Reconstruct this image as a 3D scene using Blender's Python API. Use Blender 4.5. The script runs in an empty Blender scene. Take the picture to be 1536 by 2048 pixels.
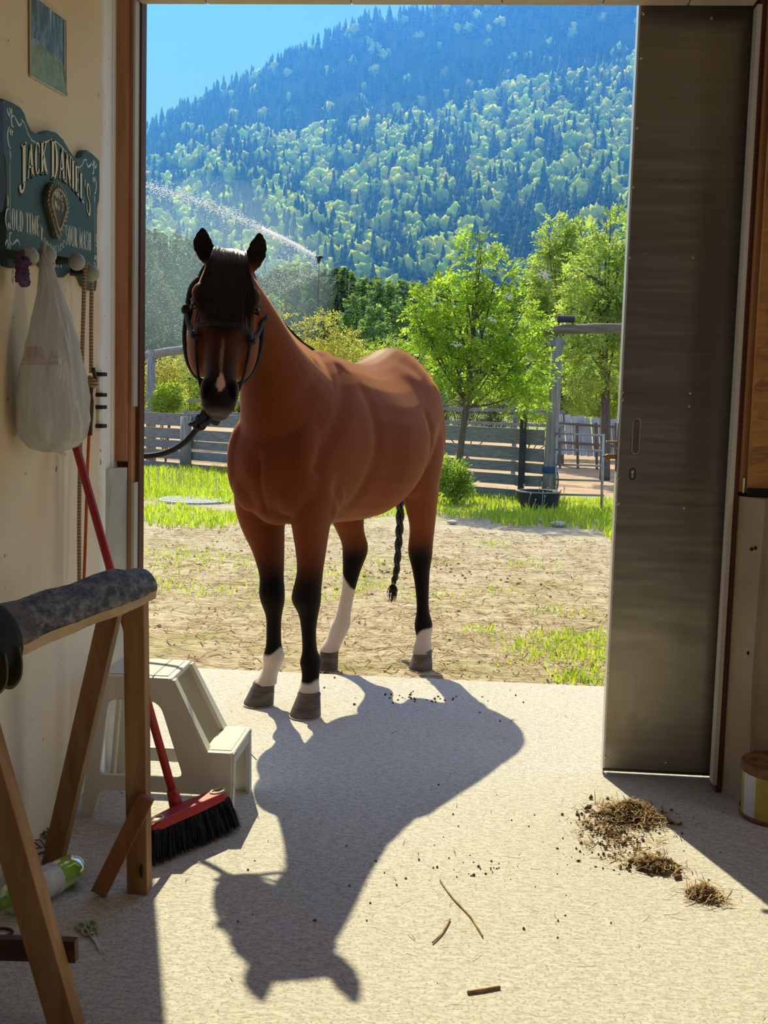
import bpy, bmesh, math, random
import numpy as np
from mathutils import Vector, Matrix
from mathutils import noise as mnoise

S = bpy.context.scene
COL = S.collection
random.seed(7)
RNG = np.random.default_rng(11)

# ------------------------------------------------------------------ camera
F_PX, CAM_H = 2300.0, 1.26
YAW, PITCH, ROLL = math.radians(4.2), math.atan(234 / 2300.0), math.radians(1.58)
cam_d = bpy.data.cameras.new('camera')
cam = bpy.data.objects.new('camera', cam_d)
COL.objects.link(cam)
ROT = Matrix.Rotation(YAW, 3, 'Z') @ Matrix.Rotation(math.pi / 2 - PITCH, 3, 'X') @ Matrix.Rotation(ROLL, 3, 'Z')
cam.matrix_world = Matrix.Translation((0, 0, CAM_H)) @ ROT.to_4x4()
cam_d.sensor_fit = 'VERTICAL'
cam_d.sensor_height = 24.0
cam_d.lens = F_PX / 2048 * 24.0
cam_d.clip_end = 5000
S.camera = cam

# ------------------------------------------------------------------ sky, sun, exposure
world = bpy.data.worlds.new('world'); S.world = world
world.use_nodes = True
wn = world.node_tree.nodes; wl = world.node_tree.links
wn.clear()
w_out = wn.new('ShaderNodeOutputWorld')
w_bg = wn.new('ShaderNodeBackground')
# clear spring sky: pale at the horizon, deeper blue overhead, the same all round
w_tc = wn.new('ShaderNodeTexCoord'); w_sep = wn.new('ShaderNodeSeparateXYZ'); w_ramp = wn.new('ShaderNodeValToRGB')
wl.new(w_tc.outputs['Generated'], w_sep.inputs[0]); wl.new(w_sep.outputs[2], w_ramp.inputs[0])
for e_, (p_, c_) in zip([w_ramp.color_ramp.elements[0], w_ramp.color_ramp.elements[1], w_ramp.color_ramp.elements.new(.2), w_ramp.color_ramp.elements.new(.36)],
                        [(0.0, (.42, .68, 1.0)), (1.0, (.030, .095, .36)), (.20, (.20, .46, 1.0)), (.36, (.12, .35, .92))]):
    e_.position = p_; e_.color = (*c_, 1)
wl.new(w_ramp.outputs[0], w_bg.inputs['Color'])
w_bg.inputs['Strength'].default_value = 0.88
wl.new(w_bg.outputs[0], w_out.inputs[0])

sun_d = bpy.data.lights.new('sun', 'SUN')
sun = bpy.data.objects.new('sun', sun_d); COL.objects.link(sun)
SUN_DIR = Vector((-0.32, 1.0, 0)).normalized() * math.cos(math.radians(45)) + Vector((0, 0, math.sin(math.radians(45))))
sun.rotation_euler = SUN_DIR.to_track_quat('Z', 'Y').to_euler()
sun.location = (-3, 10, 12)
sun_d.energy = 6.2
sun_d.angle = math.radians(0.53)
sun_d.color = (1.0, 0.965, 0.93)

# fill light added by the right-hand wall to brighten the room, no real source
fill_d = bpy.data.lights.new('added_room_fill', 'AREA'); fill_d.shape = 'RECTANGLE'; fill_d.size = 1.9; fill_d.size_y = 1.2
fill_lamp = bpy.data.objects.new('added_room_fill', fill_d); COL.objects.link(fill_lamp)
fill_lamp.location = (3.12, 1.3, 1.75); fill_lamp.rotation_euler = (0, math.radians(90), 0)
fill_d.energy = 16; fill_d.color = (1.0, .93, .82)

S.view_settings.view_transform = 'Standard'
S.view_settings.look = 'None'
S.view_settings.exposure = 0.22
S.view_settings.gamma = 1.0
S.view_settings.use_curve_mapping = False

# ------------------------------------------------------------------ survey helpers (a picture point to a place in the yard)
def ray(px, py):
    return ROT @ Vector(((px - 768) / F_PX, -(py - 1024) / F_PX, -1.0))
EYE = Vector((0, 0, CAM_H))
def G(px, py, z=0.0):
    d = ray(px, py); return EYE + d * ((z - CAM_H) / d.z)
def AY(px, py, y):
    d = ray(px, py); return EYE + d * (y / d.y)
def AX(px, py, x):
    d = ray(px, py); return EYE + d * (x / d.x)

# ------------------------------------------------------------------ materials
MATS = {}
def ramp(nt, fac, stops):
    r = nt.nodes.new('ShaderNodeValToRGB')
    el = r.color_ramp.elements
    while len(el) < len(stops): el.new(0.5)
    for e, (p, c) in zip(el, stops):
        e.position = p; e.color = (*c, 1)
    nt.links.new(fac, r.inputs[0]); return r.outputs[0]
def newmat(name):
    m = bpy.data.materials.new(name); m.use_nodes = True
    nt = m.node_tree; b = nt.nodes['Principled BSDF']
    return m, nt, b
def coords(nt, scale=(1, 1, 1), kind='Object'):
    tc = nt.nodes.new('ShaderNodeTexCoord'); mp = nt.nodes.new('ShaderNodeMapping')
    mp.inputs['Scale'].default_value = scale
    nt.links.new(tc.outputs[kind], mp.inputs[0]); return mp.outputs[0]
def noise(nt, vec, scale, detail=4, rough=0.55, out='Fac'):
    n = nt.nodes.new('ShaderNodeTexNoise')
    n.inputs['Scale'].default_value = scale; n.inputs['Detail'].default_value = detail
    n.inputs['Roughness'].default_value = rough
    if vec is not None: nt.links.new(vec, n.inputs['Vector'])
    return n.outputs[out]
def mix(nt, fac, a, b, mode='MIX'):
    m = nt.nodes.new('ShaderNodeMix'); m.data_type = 'RGBA'; m.blend_type = mode
    for sock, v in ((m.inputs[0], fac), (m.inputs[6], a), (m.inputs[7], b)):
        if isinstance(v, (int, float)): sock.default_value = v
        elif isinstance(v, tuple): sock.default_value = (*v, 1)
        else: nt.links.new(v, sock)
    return m.outputs[2]
def math_n(nt, op, a, b=None, c=None, clamp=False):
    m = nt.nodes.new('ShaderNodeMath'); m.operation = op; m.use_clamp = clamp
    for i, v in enumerate((a, b, c)):
        if v is None: continue
        if isinstance(v, (int, float)): m.inputs[i].default_value = v
        else: nt.links.new(v, m.inputs[i])
    return m.outputs[0]
def bump(nt, bsdf, h, strength, dist=0.01):
    b = nt.nodes.new('ShaderNodeBump'); b.inputs['Strength'].default_value = strength
    b.inputs['Distance'].default_value = dist
    nt.links.new(h, b.inputs['Height']); nt.links.new(b.outputs[0], bsdf.inputs['Normal'])
def mat(name, stops, scale=6, stretch=(1, 1, 1), rough=0.7, metal=0.0, spec=0.3, bmp=0.0, bdist=0.01, bscale=None, detail=5, transl=0.0, nrough=0.6):
    if name in MATS: return MATS[name]
    m, nt, b = newmat(name)
    if isinstance(stops, tuple): stops = [(0.3, stops), (0.7, tuple(c * 0.82 for c in stops))]
    v = coords(nt, stretch)
    f = noise(nt, v, scale, detail, nrough)
    c = ramp(nt, f, stops)
    nt.links.new(c, b.inputs['Base Color'])
    b.inputs['Roughness'].default_value = rough; b.inputs['Metallic'].default_value = metal
    b.inputs['Specular IOR Level'].default_value = spec
    if bmp: bump(nt, b, noise(nt, v, bscale or scale * 3, 4), bmp, bdist)
    if transl:
        t = nt.nodes.new('ShaderNodeBsdfTranslucent'); nt.links.new(c, t.inputs['Color'])
        mx = nt.nodes.new('ShaderNodeMixShader'); mx.inputs[0].default_value = transl
        out = nt.nodes['Material Output']
        nt.links.new(b.outputs[0], mx.inputs[1]); nt.links.new(t.outputs[0], mx.inputs[2]); nt.links.new(mx.outputs[0], out.inputs[0])
    MATS[name] = m
    return m

# ------------------------------------------------------------------ mesh building
class MB:
    def __init__(s): s.v = []; s.f = []
    def add(s, v, f):
        o = len(s.v); s.v += [tuple(p) for p in v]; s.f += [tuple(i + o for i in q) for q in f]; return s
    def box(s, lo, hi, M=None):
        x0, y0, z0 = lo; x1, y1, z1 = hi
        v = [(x0, y0, z0), (x1, y0, z0), (x1, y1, z0), (x0, y1, z0), (x0, y0, z1), (x1, y0, z1), (x1, y1, z1), (x0, y1, z1)]
        if M is not None: v = [M @ Vector(p) for p in v]
        return s.add(v, [(0, 3, 2, 1), (4, 5, 6, 7), (0, 1, 5, 4), (1, 2, 6, 5), (2, 3, 7, 6), (3, 0, 4, 7)])
    def bar(s, p0, p1, w, h, up=(0, 0, 1), taper=1.0):
        """rectangular bar from p0 to p1: w across, h along up"""
        p0 = Vector(p0); p1 = Vector(p1); d = (p1 - p0).normalized(); u = Vector(up)
        a = d.cross(u).normalized(); u = a.cross(d).normalized()
        v = []
        for p, k in ((p0, 1), (p1, taper)):
            for sa, su in ((-1, -1), (1, -1), (1, 1), (-1, 1)):
                v.append(p + a * (w / 2 * sa * k) + u * (h / 2 * su * k))
        return s.add(v, [(3, 2, 1, 0), (4, 5, 6, 7), (0, 1, 5, 4), (1, 2, 6, 5), (2, 3, 7, 6), (3, 0, 4, 7)])
    def tube(s, pts, r, n=8, cap=True):
        pts = [Vector(p) for p in pts]
        if isinstance(r, (int, float)): r = [r] * len(pts)
        rings = []; prev = None
        for i, p in enumerate(pts):
            d = (pts[min(i + 1, len(pts) - 1)] - pts[max(i - 1, 0)]).normalized()
            if prev is None:
                a = d.orthogonal().normalized()
            else:
                a = (prev - d * prev.dot(d))
                a = a.normalized() if a.length > 1e-6 else d.orthogonal().normalized()
            prev = a; b = d.cross(a)
            rings.append([p + (a * math.cos(2 * math.pi * k / n) + b * math.sin(2 * math.pi * k / n)) * r[i] for k in range(n)])
        return s.rings(rings, cap)
    def rings(s, rings, cap=True, loop=False):
        n = len(rings[0]); v = [p for R in rings for p in R]; f = []
        m = len(rings)
        for i in range(m if loop else m - 1):
            j = (i + 1) % m
            for k in range(n):
                f.append((i * n + k, i * n + (k + 1) % n, j * n + (k + 1) % n, j * n + k))
        if cap and not loop:
            f.append(tuple(range(n - 1, -1, -1))); f.append(tuple((m - 1) * n + k for k in range(n)))
        return s.add(v, f)
    def lathe(s, c, prof, n=24, axis='Z'):
        c = Vector(c); R = []
        for r, h in prof:
            ring = []
            for k in range(n):
                a = 2 * math.pi * k / n
                p = Vector((r * math.cos(a), r * math.sin(a), h))
                if axis == 'X': p = Vector((p.z, p.x, p.y))
                ring.append(c + p)
            R.append(ring)
        return s.rings(R)
    def ball(s, c, r, n=12, m=8, M=None):
        c = Vector(c); r = Vector(r) if not isinstance(r, (int, float)) else Vector((r, r, r))
        R = []
        for i in range(1, m):
            t = math.pi * i / m
            ring = [Vector((r.x * math.sin(t) * math.cos(2 * math.pi * k / n), r.y * math.sin(t) * math.sin(2 * math.pi * k / n), -r.z * math.cos(t))) for k in range(n)]
            if M is not None: ring = [M @ p for p in ring]
            R.append([c + p for p in ring])
        return s.rings(R)
    def build(s, name, mt, parent=None, smooth=False, org=None, tag=None, bevel=0.0):
        me = bpy.data.meshes.new(name)
        if parent is not None: o = Vector(WLOC[parent.name])
        elif org is not None: o = Vector(org)
        else:
            a = np.array(s.v); lo = a.min(0); hi = a.max(0)
            o = Vector(((lo[0] + hi[0]) / 2, (lo[1] + hi[1]) / 2, lo[2]))
        me.from_pydata([tuple(Vector(p) - o) for p in s.v], [], s.f)
        me.validate(); me.update()
        if smooth: me.shade_smooth()
        return link(name, me, mt, parent, o, tag, bevel)
WLOC = {}
def link(name, me, mt, parent=None, o=Vector((0, 0, 0)), tag=None, bevel=0.0):
    ob = bpy.data.objects.new(name, me); COL.objects.link(ob)
    if mt is not None:
        for q in (mt if isinstance(mt, (list, tuple)) else [mt]): me.materials.append(q)
    if parent is not None: ob.parent = parent
    else: ob.location = o
    WLOC[ob.name] = tuple(o)
    if bevel:
        md = ob.modifiers.new('bevel', 'BEVEL'); md.width = bevel; md.segments = 2; md.limit_method = 'ANGLE'
    if tag: T(ob, *tag)
    return ob
def T(o, label, cat, group=None, kind=None):
    o['label'] = label; o['category'] = cat
    if group: o['group'] = group
    if kind: o['kind'] = kind
    return o
def thing(name, loc, label, cat, group=None):
    o = bpy.data.objects.new(name, None); COL.objects.link(o); o.location = loc
    o.empty_display_size = 0.1
    WLOC[o.name] = tuple(loc)
    return T(o, label, cat, group)
def K(o, kind):
    o['kind'] = kind; return o
def npmesh(name, v, f, mt, parent=None, org=(0, 0, 0), smooth=False, attr=None):
    """v (n,3) array, f (m,k) array of equal sized faces"""
    v = np.asarray(v, dtype=np.float64); f = np.asarray(f, dtype=np.int32)
    if parent is not None: org = WLOC[parent.name]
    me = bpy.data.meshes.new(name)
    me.vertices.add(len(v)); me.vertices.foreach_set('co', (v - np.array(org)).astype(np.float32).ravel())
    k = f.shape[1]
    me.loops.add(f.size); me.loops.foreach_set('vertex_index', f.ravel())
    me.polygons.add(len(f)); me.polygons.foreach_set('loop_start', np.arange(0, f.size, k, dtype=np.int32))
    me.polygons.foreach_set('loop_total', np.full(len(f), k, dtype=np.int32))
    me.update(calc_edges=True)
    if attr is not None:
        ca = me.color_attributes.new('tint', 'FLOAT_COLOR', 'POINT')
        c = np.ones((len(v), 4), dtype=np.float32); c[:, :3] = attr
        ca.data.foreach_set('color', c.ravel())
    if smooth: me.shade_smooth()
    return link(name, me, mt, parent, Vector(org))
def plate(name, loops, thick, plane, off, mt, parent=None, bevel=0.0, tag=None, org=None):
    """flat board cut to an outline with holes. loops: lists of (a, b); plane 'YZ' (faces +x), 'XZ' (faces -y) or 'XY'; off: middle of its thickness"""
    cu = bpy.data.curves.new(name, 'CURVE'); cu.dimensions = '2D'; cu.fill_mode = 'BOTH'
    cu.extrude = max(thick / 2 - bevel, 0.0001); cu.bevel_depth = bevel; cu.bevel_resolution = 1
    for lp in loops:
        sp = cu.splines.new('POLY'); sp.points.add(len(lp) - 1); sp.use_cyclic_u = True
        for q, (a, b) in zip(sp.points, lp): q.co = (a, b, 0, 1)
    tmp = bpy.data.objects.new('tmp', cu); COL.objects.link(tmp)
    dg = bpy.context.evaluated_depsgraph_get(); dg.update()
    me = bpy.data.meshes.new_from_object(tmp.evaluated_get(dg))
    bpy.data.objects.remove(tmp); bpy.data.curves.remove(cu)
    n = len(me.vertices); co = np.empty(n * 3, dtype=np.float32); me.vertices.foreach_get('co', co); co = co.reshape(-1, 3)
    if plane == 'YZ': w = np.stack([off + co[:, 2], co[:, 0], co[:, 1]], 1)
    elif plane == 'XZ': w = np.stack([co[:, 0], off - co[:, 2], co[:, 1]], 1)
    else: w = np.stack([co[:, 0], co[:, 1], off + co[:, 2]], 1)
    if parent is not None: o = np.array(WLOC[parent.name])
    elif org is not None: o = np.array(org)
    else: o = np.array([(w[:, 0].min() + w[:, 0].max()) / 2, (w[:, 1].min() + w[:, 1].max()) / 2, w[:, 2].min()])
    me.vertices.foreach_set('co', (w - o).astype(np.float32).ravel()); me.name = name; me.update()
    me.materials.clear()
    return link(name, me, mt, parent, Vector(o), tag)
def rrect(x0, y0, x1, y1, r, n=5):
    out = []
    for cx, cy, a0 in ((x1 - r, y0 + r, -90), (x1 - r, y1 - r, 0), (x0 + r, y1 - r, 90), (x0 + r, y0 + r, 180)):
        for i in range(n + 1):
            a = math.radians(a0 + 90 * i / n); out.append((cx + r * math.cos(a), cy + r * math.sin(a)))
    return out
def rpoly(pts, r, n=4):
    """polygon with rounded corners"""
    out = []; m = len(pts)
    for i in range(m):
        p = Vector(pts[i]); a = Vector(pts[i - 1]); b = Vector(pts[(i + 1) % m])
        rr = r[i] if isinstance(r, (list, tuple)) else r
        if rr <= 0: out.append(tuple(p)); continue
        A = p + (a - p).normalized() * rr; B = p + (b - p).normalized() * rr
        for k in range(n + 1):
            t = k / n; q = A * (1 - t) ** 2 + p * 2 * t * (1 - t) + B * t * t; out.append((q.x, q.y))
    return out
def spline(pts, n=8):
    """Catmull-Rom through points"""
    P = [Vector(p) for p in pts]; out = []
    for i in range(len(P) - 1):
        p0 = P[max(i - 1, 0)]; p1 = P[i]; p2 = P[i + 1]; p3 = P[min(i + 2, len(P) - 1)]
        for k in range(n):
            t = k / n
            out.append(0.5 * ((2 * p1) + (p2 - p0) * t + (2 * p0 - 5 * p1 + 4 * p2 - p3) * t * t + (3 * p1 - p0 - 3 * p2 + p3) * t ** 3))
    out.append(P[-1]); return out
def interp(x, xs, ys): return float(np.interp(x, xs, ys))

def leafmat(name, stops, transl=.45, scale=3, rough=.5, spec=.22):
    m, nt, b = newmat(name)
    at = nt.nodes.new('ShaderNodeAttribute'); at.attribute_name = 'tint'
    f = noise(nt, coords(nt), scale, 3)
    c = mix(nt, 1.0, ramp(nt, f, stops), at.outputs['Color'], 'MULTIPLY')
    nt.links.new(c, b.inputs['Base Color']); b.inputs['Roughness'].default_value = rough; b.inputs['Specular IOR Level'].default_value = spec
    t = nt.nodes.new('ShaderNodeBsdfTranslucent'); nt.links.new(mix(nt, 1.0, c, (1.25, 1.25, .7), 'MULTIPLY'), t.inputs[0])
    mx = nt.nodes.new('ShaderNodeMixShader'); mx.inputs[0].default_value = transl
    nt.links.new(b.outputs[0], mx.inputs[1]); nt.links.new(t.outputs[0], mx.inputs[2]); nt.links.new(mx.outputs[0], nt.nodes['Material Output'].inputs[0])
    return m

M_hay = mat('hay', [(.25, (.15, .085, .04)), (.45, (.30, .19, .10)), (.6, (.50, .37, .20)), (.8, (.66, .54, .34))], 30, rough=.9, transl=.2)
M_dung = mat('dung', [(.3, (.07, .04, .02)), (.55, (.15, .09, .05)), (.75, (.24, .16, .09))], 30, rough=.95, bmp=.6, bdist=.01)
def straws(n, centre, rad, lmin, lmax, wmin, wmax, zpile=0.0, flat=.25, rng=RNG):
    a = rng.uniform(0, 2 * np.pi, n); r = np.sqrt(rng.uniform(0, 1, n)) if zpile == 0 else np.abs(rng.normal(0, .42, n))
    x = centre[0] + rad[0] * r * np.cos(a); y = centre[1] + rad[1] * r * np.sin(a)
    z = .003 + zpile * np.clip(1 - r, 0, 1) * rng.uniform(.1, 1, n)
    th = rng.uniform(0, 2 * np.pi, n); L = rng.uniform(lmin, lmax, n) / 2; W = rng.uniform(wmin, wmax, n) / 2
    el = rng.normal(0, flat, n)
    d = np.stack([np.cos(th) * np.cos(el), np.sin(th) * np.cos(el), np.sin(el)], 1) * L[:, None]
    s_ = np.stack([-np.sin(th), np.cos(th), rng.normal(0, .3, n)], 1) * W[:, None]
    c2 = np.stack([x, y, z + np.abs(d[:, 2])], 1)
    bend = np.zeros((n, 3)); bend[:, 2] = rng.uniform(0, .2, n) * L
    v = np.stack([c2 - d - s_, c2 - d + s_, c2 + s_ + bend, c2 - s_ + bend, c2 + d + s_ * .6, c2 + d - s_ * .6], 1).reshape(-1, 3)
    i = np.arange(n)[:, None] * 6
    f = np.concatenate([i + np.array([0, 1, 2, 3]), i + np.array([3, 2, 4, 5])], 0)
    return v, f
def merge(parts):
    V, F, o = [], [], 0
    for v, f in parts: V.append(v); F.append(f + o); o += len(v)
    return np.concatenate(V), np.concatenate(F)
def clods(n, centre, rad, smin, smax, zpile, rng=RNG):
    """little lumps, each a bent octahedron drawn as quads"""
    base = np.array([(1, 0, 0), (0, 1, 0), (-1, 0, 0), (0, -1, 0), (0, 0, 1), (0, 0, -.6)], float)
    r = np.abs(rng.normal(0, .45, n)); a = rng.uniform(0, 6.283, n)
    cx = centre[0] + rad[0] * r * np.cos(a); cy = centre[1] + rad[1] * r * np.sin(a); cz = zpile * np.clip(1 - r, 0, 1) * rng.uniform(0, 1, n)
    s_ = rng.uniform(smin, smax, n)
    v = base[None] * s_[:, None, None] * rng.uniform(.6, 1.3, (n, 6, 1)) * rng.uniform(.7, 1.2, (n, 1, 3))
    th = rng.uniform(0, 6.283, n); co, si = np.cos(th)[:, None], np.sin(th)[:, None]
    x = v[:, :, 0] * co - v[:, :, 1] * si; y = v[:, :, 0] * si + v[:, :, 1] * co
    v = np.stack([x + cx[:, None], y + cy[:, None], v[:, :, 2] + (cz + s_ * .4)[:, None]], 2).reshape(-1, 3)
    i = np.arange(n)[:, None] * 6
    f = np.concatenate([i + np.array(q) for q in ((0, 1, 4), (1, 2, 4), (2, 3, 4), (3, 0, 4), (1, 0, 5), (2, 1, 5), (3, 2, 5), (0, 3, 5))], 0)
    return v, f
HAZE = 0.0017

# ================================================================== materials
M_conc, nt, b = newmat('concrete_floor')
v = coords(nt)
f1 = noise(nt, coords(nt, (14, 40, 20)), 2.2, 6, 0.7)
f2 = noise(nt, v, 0.9, 4, 0.6)
f3 = noise(nt, v, 120, 2, 0.5)
c = ramp(nt, f1, [(0.30, (.29, .27, .255)), (0.44, (.475, .45, .435)), (0.68, (.61, .59, .58))])
c = mix(nt, ramp(nt, f2, [(0.42, (0, 0, 0)), (0.75, (.45, .45, .45))]), c, (.44, .385, .33))
c = mix(nt, ramp(nt, f3, [(0.36, (.75, .75, .75)), (0.46, (0, 0, 0))]), c, (.27, .245, .21))
f4 = noise(nt, coords(nt, (.7, 1.5, 1)), 55, 4, .7)
c = mix(nt, ramp(nt, f4, [(0.40, (.6, .6, .6)), (0.52, (0, 0, 0))]), c, (.34, .31, .27))
nt.links.new(c, b.inputs['Base Color']); b.inputs['Roughness'].default_value = .85; b.inputs['Specular IOR Level'].default_value = .25
bump(nt, b, f1, .35, .006)

M_wall, nt, b = newmat('plaster_wall')
v = coords(nt)
c = ramp(nt, noise(nt, v, 2.2, 5, .6), [(.3, (.74, .57, .34)), (.7, (.82, .67, .44))])
sx = nt.nodes.new('ShaderNodeSeparateXYZ'); nt.links.new(coords(nt), sx.inputs[0])
wob = noise(nt, v, 5, 3)
edge = math_n(nt, 'ADD', sx.outputs[1], math_n(nt, 'MULTIPLY', wob, .12))
# whiter joint compound along the doorway edge and a filled vertical joint (object origin lies on y = 0)
c = mix(nt, math_n(nt, 'MULTIPLY', math_n(nt, 'SUBTRACT', edge, 3.60), 22, clamp=True), c, (.86, .83, .76))
patch = noise(nt, coords(nt, (1, 1.3, .6)), 2.1, 2, .4)
c = mix(nt, ramp(nt, patch, [(.58, (0, 0, 0)), (.61, (.6, .6, .6))]), c, (.84, .80, .72))
low = math_n(nt, 'MULTIPLY', math_n(nt, 'SUBTRACT', 1.15, sx.outputs[2]), 1.2, clamp=True)
c = mix(nt, math_n(nt, 'MULTIPLY', low, .6), c, (.80, .76, .69))
spk = noise(nt, v, 26, 2, .4)
c = mix(nt, ramp(nt, spk, [(.24, (.8, .8, .8)), (.27, (0, 0, 0))]), c, (.25, .17, .1))
nt.links.new(c, b.inputs['Base Color']); b.inputs['Roughness'].default_value = .8
bump(nt, b, noise(nt, v, 60, 4), .12, .004)

M_trimwood = mat('trim_wood', [(.3, (.30, .13, .06)), (.5, (.46, .22, .11)), (.72, (.56, .30, .16))], 3, (9, 9, .7), .55, bmp=.15, bdist=.003)
M_redwood = mat('red_brown_wood', [(.3, (.085, .03, .018)), (.7, (.15, .06, .03))], 4, (8, 8, .6), .6)
M_beige = mat('beige_trim', [(.3, (.46, .38, .27)), (.7, (.55, .47, .35))], 3, (6, 6, .8), .6)
M_grayconc = mat('gray_plinth', [(.28, (.36, .34, .29)), (.5, (.50, .48, .42)), (.75, (.62, .60, .54))], 5, (1, 1, .7), .85, bmp=.3, bdist=.006)
M_pier = mat('brown_concrete', [(.3, (.25, .19, .12)), (.6, (.36, .28, .19)), (.8, (.42, .34, .24))], 3, (1, 1, .8), .8, bmp=.2, bdist=.006)
M_paleangle = mat('pale_angle', [(.3, (.44, .40, .33)), (.7, (.56, .52, .45))], 4, (4, 4, .5), .5)
M_osb, nt, b = newmat('osb_board')
vo = nt.nodes.new('ShaderNodeTexVoronoi'); vo.inputs['Scale'].default_value = 16
wv = coords(nt, (.8, 1, 2.2)); wn_ = noise(nt, coords(nt), 3, 2, .5, 'Color')
nt.links.new(mix(nt, .25, wv, wn_), vo.inputs['Vector'])
sep = nt.nodes.new('ShaderNodeSeparateColor'); nt.links.new(vo.outputs['Color'], sep.inputs[0])
c = ramp(nt, sep.outputs[0], [(.0, (.20, .075, .015)), (.4, (.40, .17, .035)), (.75, (.50, .23, .06)), (1, (.30, .12, .03))])
c = mix(nt, .35, c, ramp(nt, noise(nt, coords(nt, (3, 3, 20)), 6, 4), [(.35, (.25, .09, .02)), (.65, (.55, .27, .08))]))
nt.links.new(c, b.inputs['Base Color']); b.inputs['Roughness'].default_value = .55
bump(nt, b, sep.outputs[1], .3, .003)
M_added_pane, nt, b = newmat('added_window_pane')
b.inputs['Base Color'].default_value = (.85, .9, .92, 1); b.inputs['Roughness'].default_value = .05; b.inputs['Transmission Weight'].default_value = .9
M_dark = mat('dark_gap', (.02, .016, .013), rough=.9)
M_ceil = mat('ceiling_boards', [(.3, (.42, .33, .22)), (.7, (.55, .45, .32))], 3, (1, 6, 6), .7)
M_steel = mat('steel', [(.3, (.45, .44, .42)), (.7, (.62, .61, .58))], 8, rough=.35, metal=1.0)
M_black = mat('black_plastic', (.018, .018, .02), rough=.5)
M_rust = mat('rust', [(.3, (.10, .045, .02)), (.7, (.26, .13, .06))], 25, rough=.8)

# ================================================================== room shell
XL, YW = -1.165, 3.72
m = MB(); m.box((XL, -4, -.16), (3.35, 5.06, 0)); m.box((-4.6, 3.9, -.16), (XL, 5.06, 0)); m.box((3.35, 3.9, -.16), (5, 5.06, 0))
floor = K(m.build('floor', M_conc, org=(0, 0, 0)), 'structure')

K(MB().box((XL - .15, -4, 0), (XL, 3.66, 2.95)).build('wall_left', M_wall, org=(0, 0, 0)), 'structure')
K(MB().box((3.2, -4, 0), (3.35, 3.72, 2.95)).build('wall_right', M_osb, org=(0, -9, 0)), 'structure')
w1 = MB()
for lo_, hi_ in (((3.14, .28, 1.08), (3.2, .35, 2.42)), ((3.14, 2.25, 1.08), (3.2, 2.32, 2.42)), ((3.14, .28, 1.08), (3.2, 2.32, 1.15)), ((3.14, .28, 2.35), (3.2, 2.32, 2.42)), ((3.15, 1.27, 1.15), (3.19, 1.33, 2.35))):
    w1.box(lo_, hi_)
w1 = K(w1.build('added_window_1', M_beige), 'structure')  # unseen window added to go with the fill light; the wall has no opening
MB().box((3.168, .35, 1.15), (3.176, 2.25, 2.35)).build('added_pane', M_added_pane, w1)
m = MB()
m.box((XL, -4.15, 0), (-1.1, -4, 2.95)); m.box((-.1, -4.15, 0), (3.35, -4, 2.95)); m.box((-1.1, -4.15, 2.15), (-.1, -4, 2.95))  # doorway gap added out of view to let light into the room
K(m.build('wall_back', M_osb, org=(0, -9, 0)), 'structure')
K(MB().box((XL - .15, -4.15, 2.95), (3.35, 3.9, 3.1)).build('ceiling', M_ceil), 'structure')

# front wall around the doorway
m = MB()
m.box((-4.2, 3.72, 0), (-1.12, 3.80, 3.1))
m.box((.87, 3.72, 0), (4.4, 3.79, 3.1))
m.box((-1.12, 3.70, 2.50), (.87, 3.79, 3.1))
wf = K(m.build('wall_front', M_redwood, org=(0, 0, 0)), 'structure')
MB().box((XL - .15, 3.66, 1.0), (XL + .003, 3.72, 2.95)).build('plaster_return', mat('white_compound', [(.3, (.78, .74, .64)), (.7, (.86, .82, .74))], 6, rough=.85), wf)
MB().box((XL - .15, 3.66, 0), (XL - .002, 3.72, 1.0)).build('plaster_return', MATS['white_compound'], wf)
MB().box((XL + .001, 3.695, 1.02), (-1.121, 3.735, 2.95)).build('jamb_board', M_trimwood, wf, bevel=.002)
MB().box((-1.121, 3.705, .0), (-1.108, 3.76, 2.95)).build('jamb_strip', M_trimwood, wf, bevel=.0015)
MB().box((-1.108, 3.70, 1.20), (-1.101, 3.745, 2.49)).build('metal_strip', M_paleangle, wf)
MB().box((-1.108, 3.70, .0), (-1.098, 3.745, .95)).build('metal_strip', M_paleangle, wf)
MB().box((-1.12, 3.745, 0), (-1.094, 3.80, 2.50)).build('outer_jamb_board', M_redwood, wf)
# gray plinth at the foot of the left jamb, with a chipped edge
R = []
for i in range(15):
    z = i / 14; dz = random.uniform(-.006, .004)
    R.append([Vector(p) for p in ((XL - .01, 3.60, z), (XL + .012 + dz, 3.622 + dz, z), (XL + .042, 3.69, z), (XL + .042, 3.74, z), (XL - .01, 3.74, z))])
MB().rings(R).build('plinth', M_grayconc, wf)

# right side of the doorway
MB().box((.822, 3.70, .03), (.836, 3.75, 2.47)).build('metal_strip', M_paleangle, wf)
MB().box((.836, 3.715, .0), (.853, 3.80, 2.95)).build('jamb_strip', M_redwood, wf)
MB().box((.853, 3.705, .985), (.8735, 3.76, 2.95)).build('jamb_board', mat('orange_stud', [(.3, (.26, .11, .04)), (.7, (.36, .17, .07))], 3, (9, 9, .7), .55), wf, bevel=.002)
MB().box((.8735, 3.693, .985), (.8765, 3.72, 2.95)).build('board_edge', M_trimwood, wf)
MB().box((.8765, 3.693, 1.0), (3.2, 3.72, 2.95)).build('chipboard_panel', M_osb, wf)
MB().box((.862, 3.698, .983), (.868, 3.703, 1.03)).build('paper_tag', mat('tag_white', (.7, .64, .52)), wf)
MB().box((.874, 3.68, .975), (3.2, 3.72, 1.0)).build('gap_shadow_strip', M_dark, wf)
R = []
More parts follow.
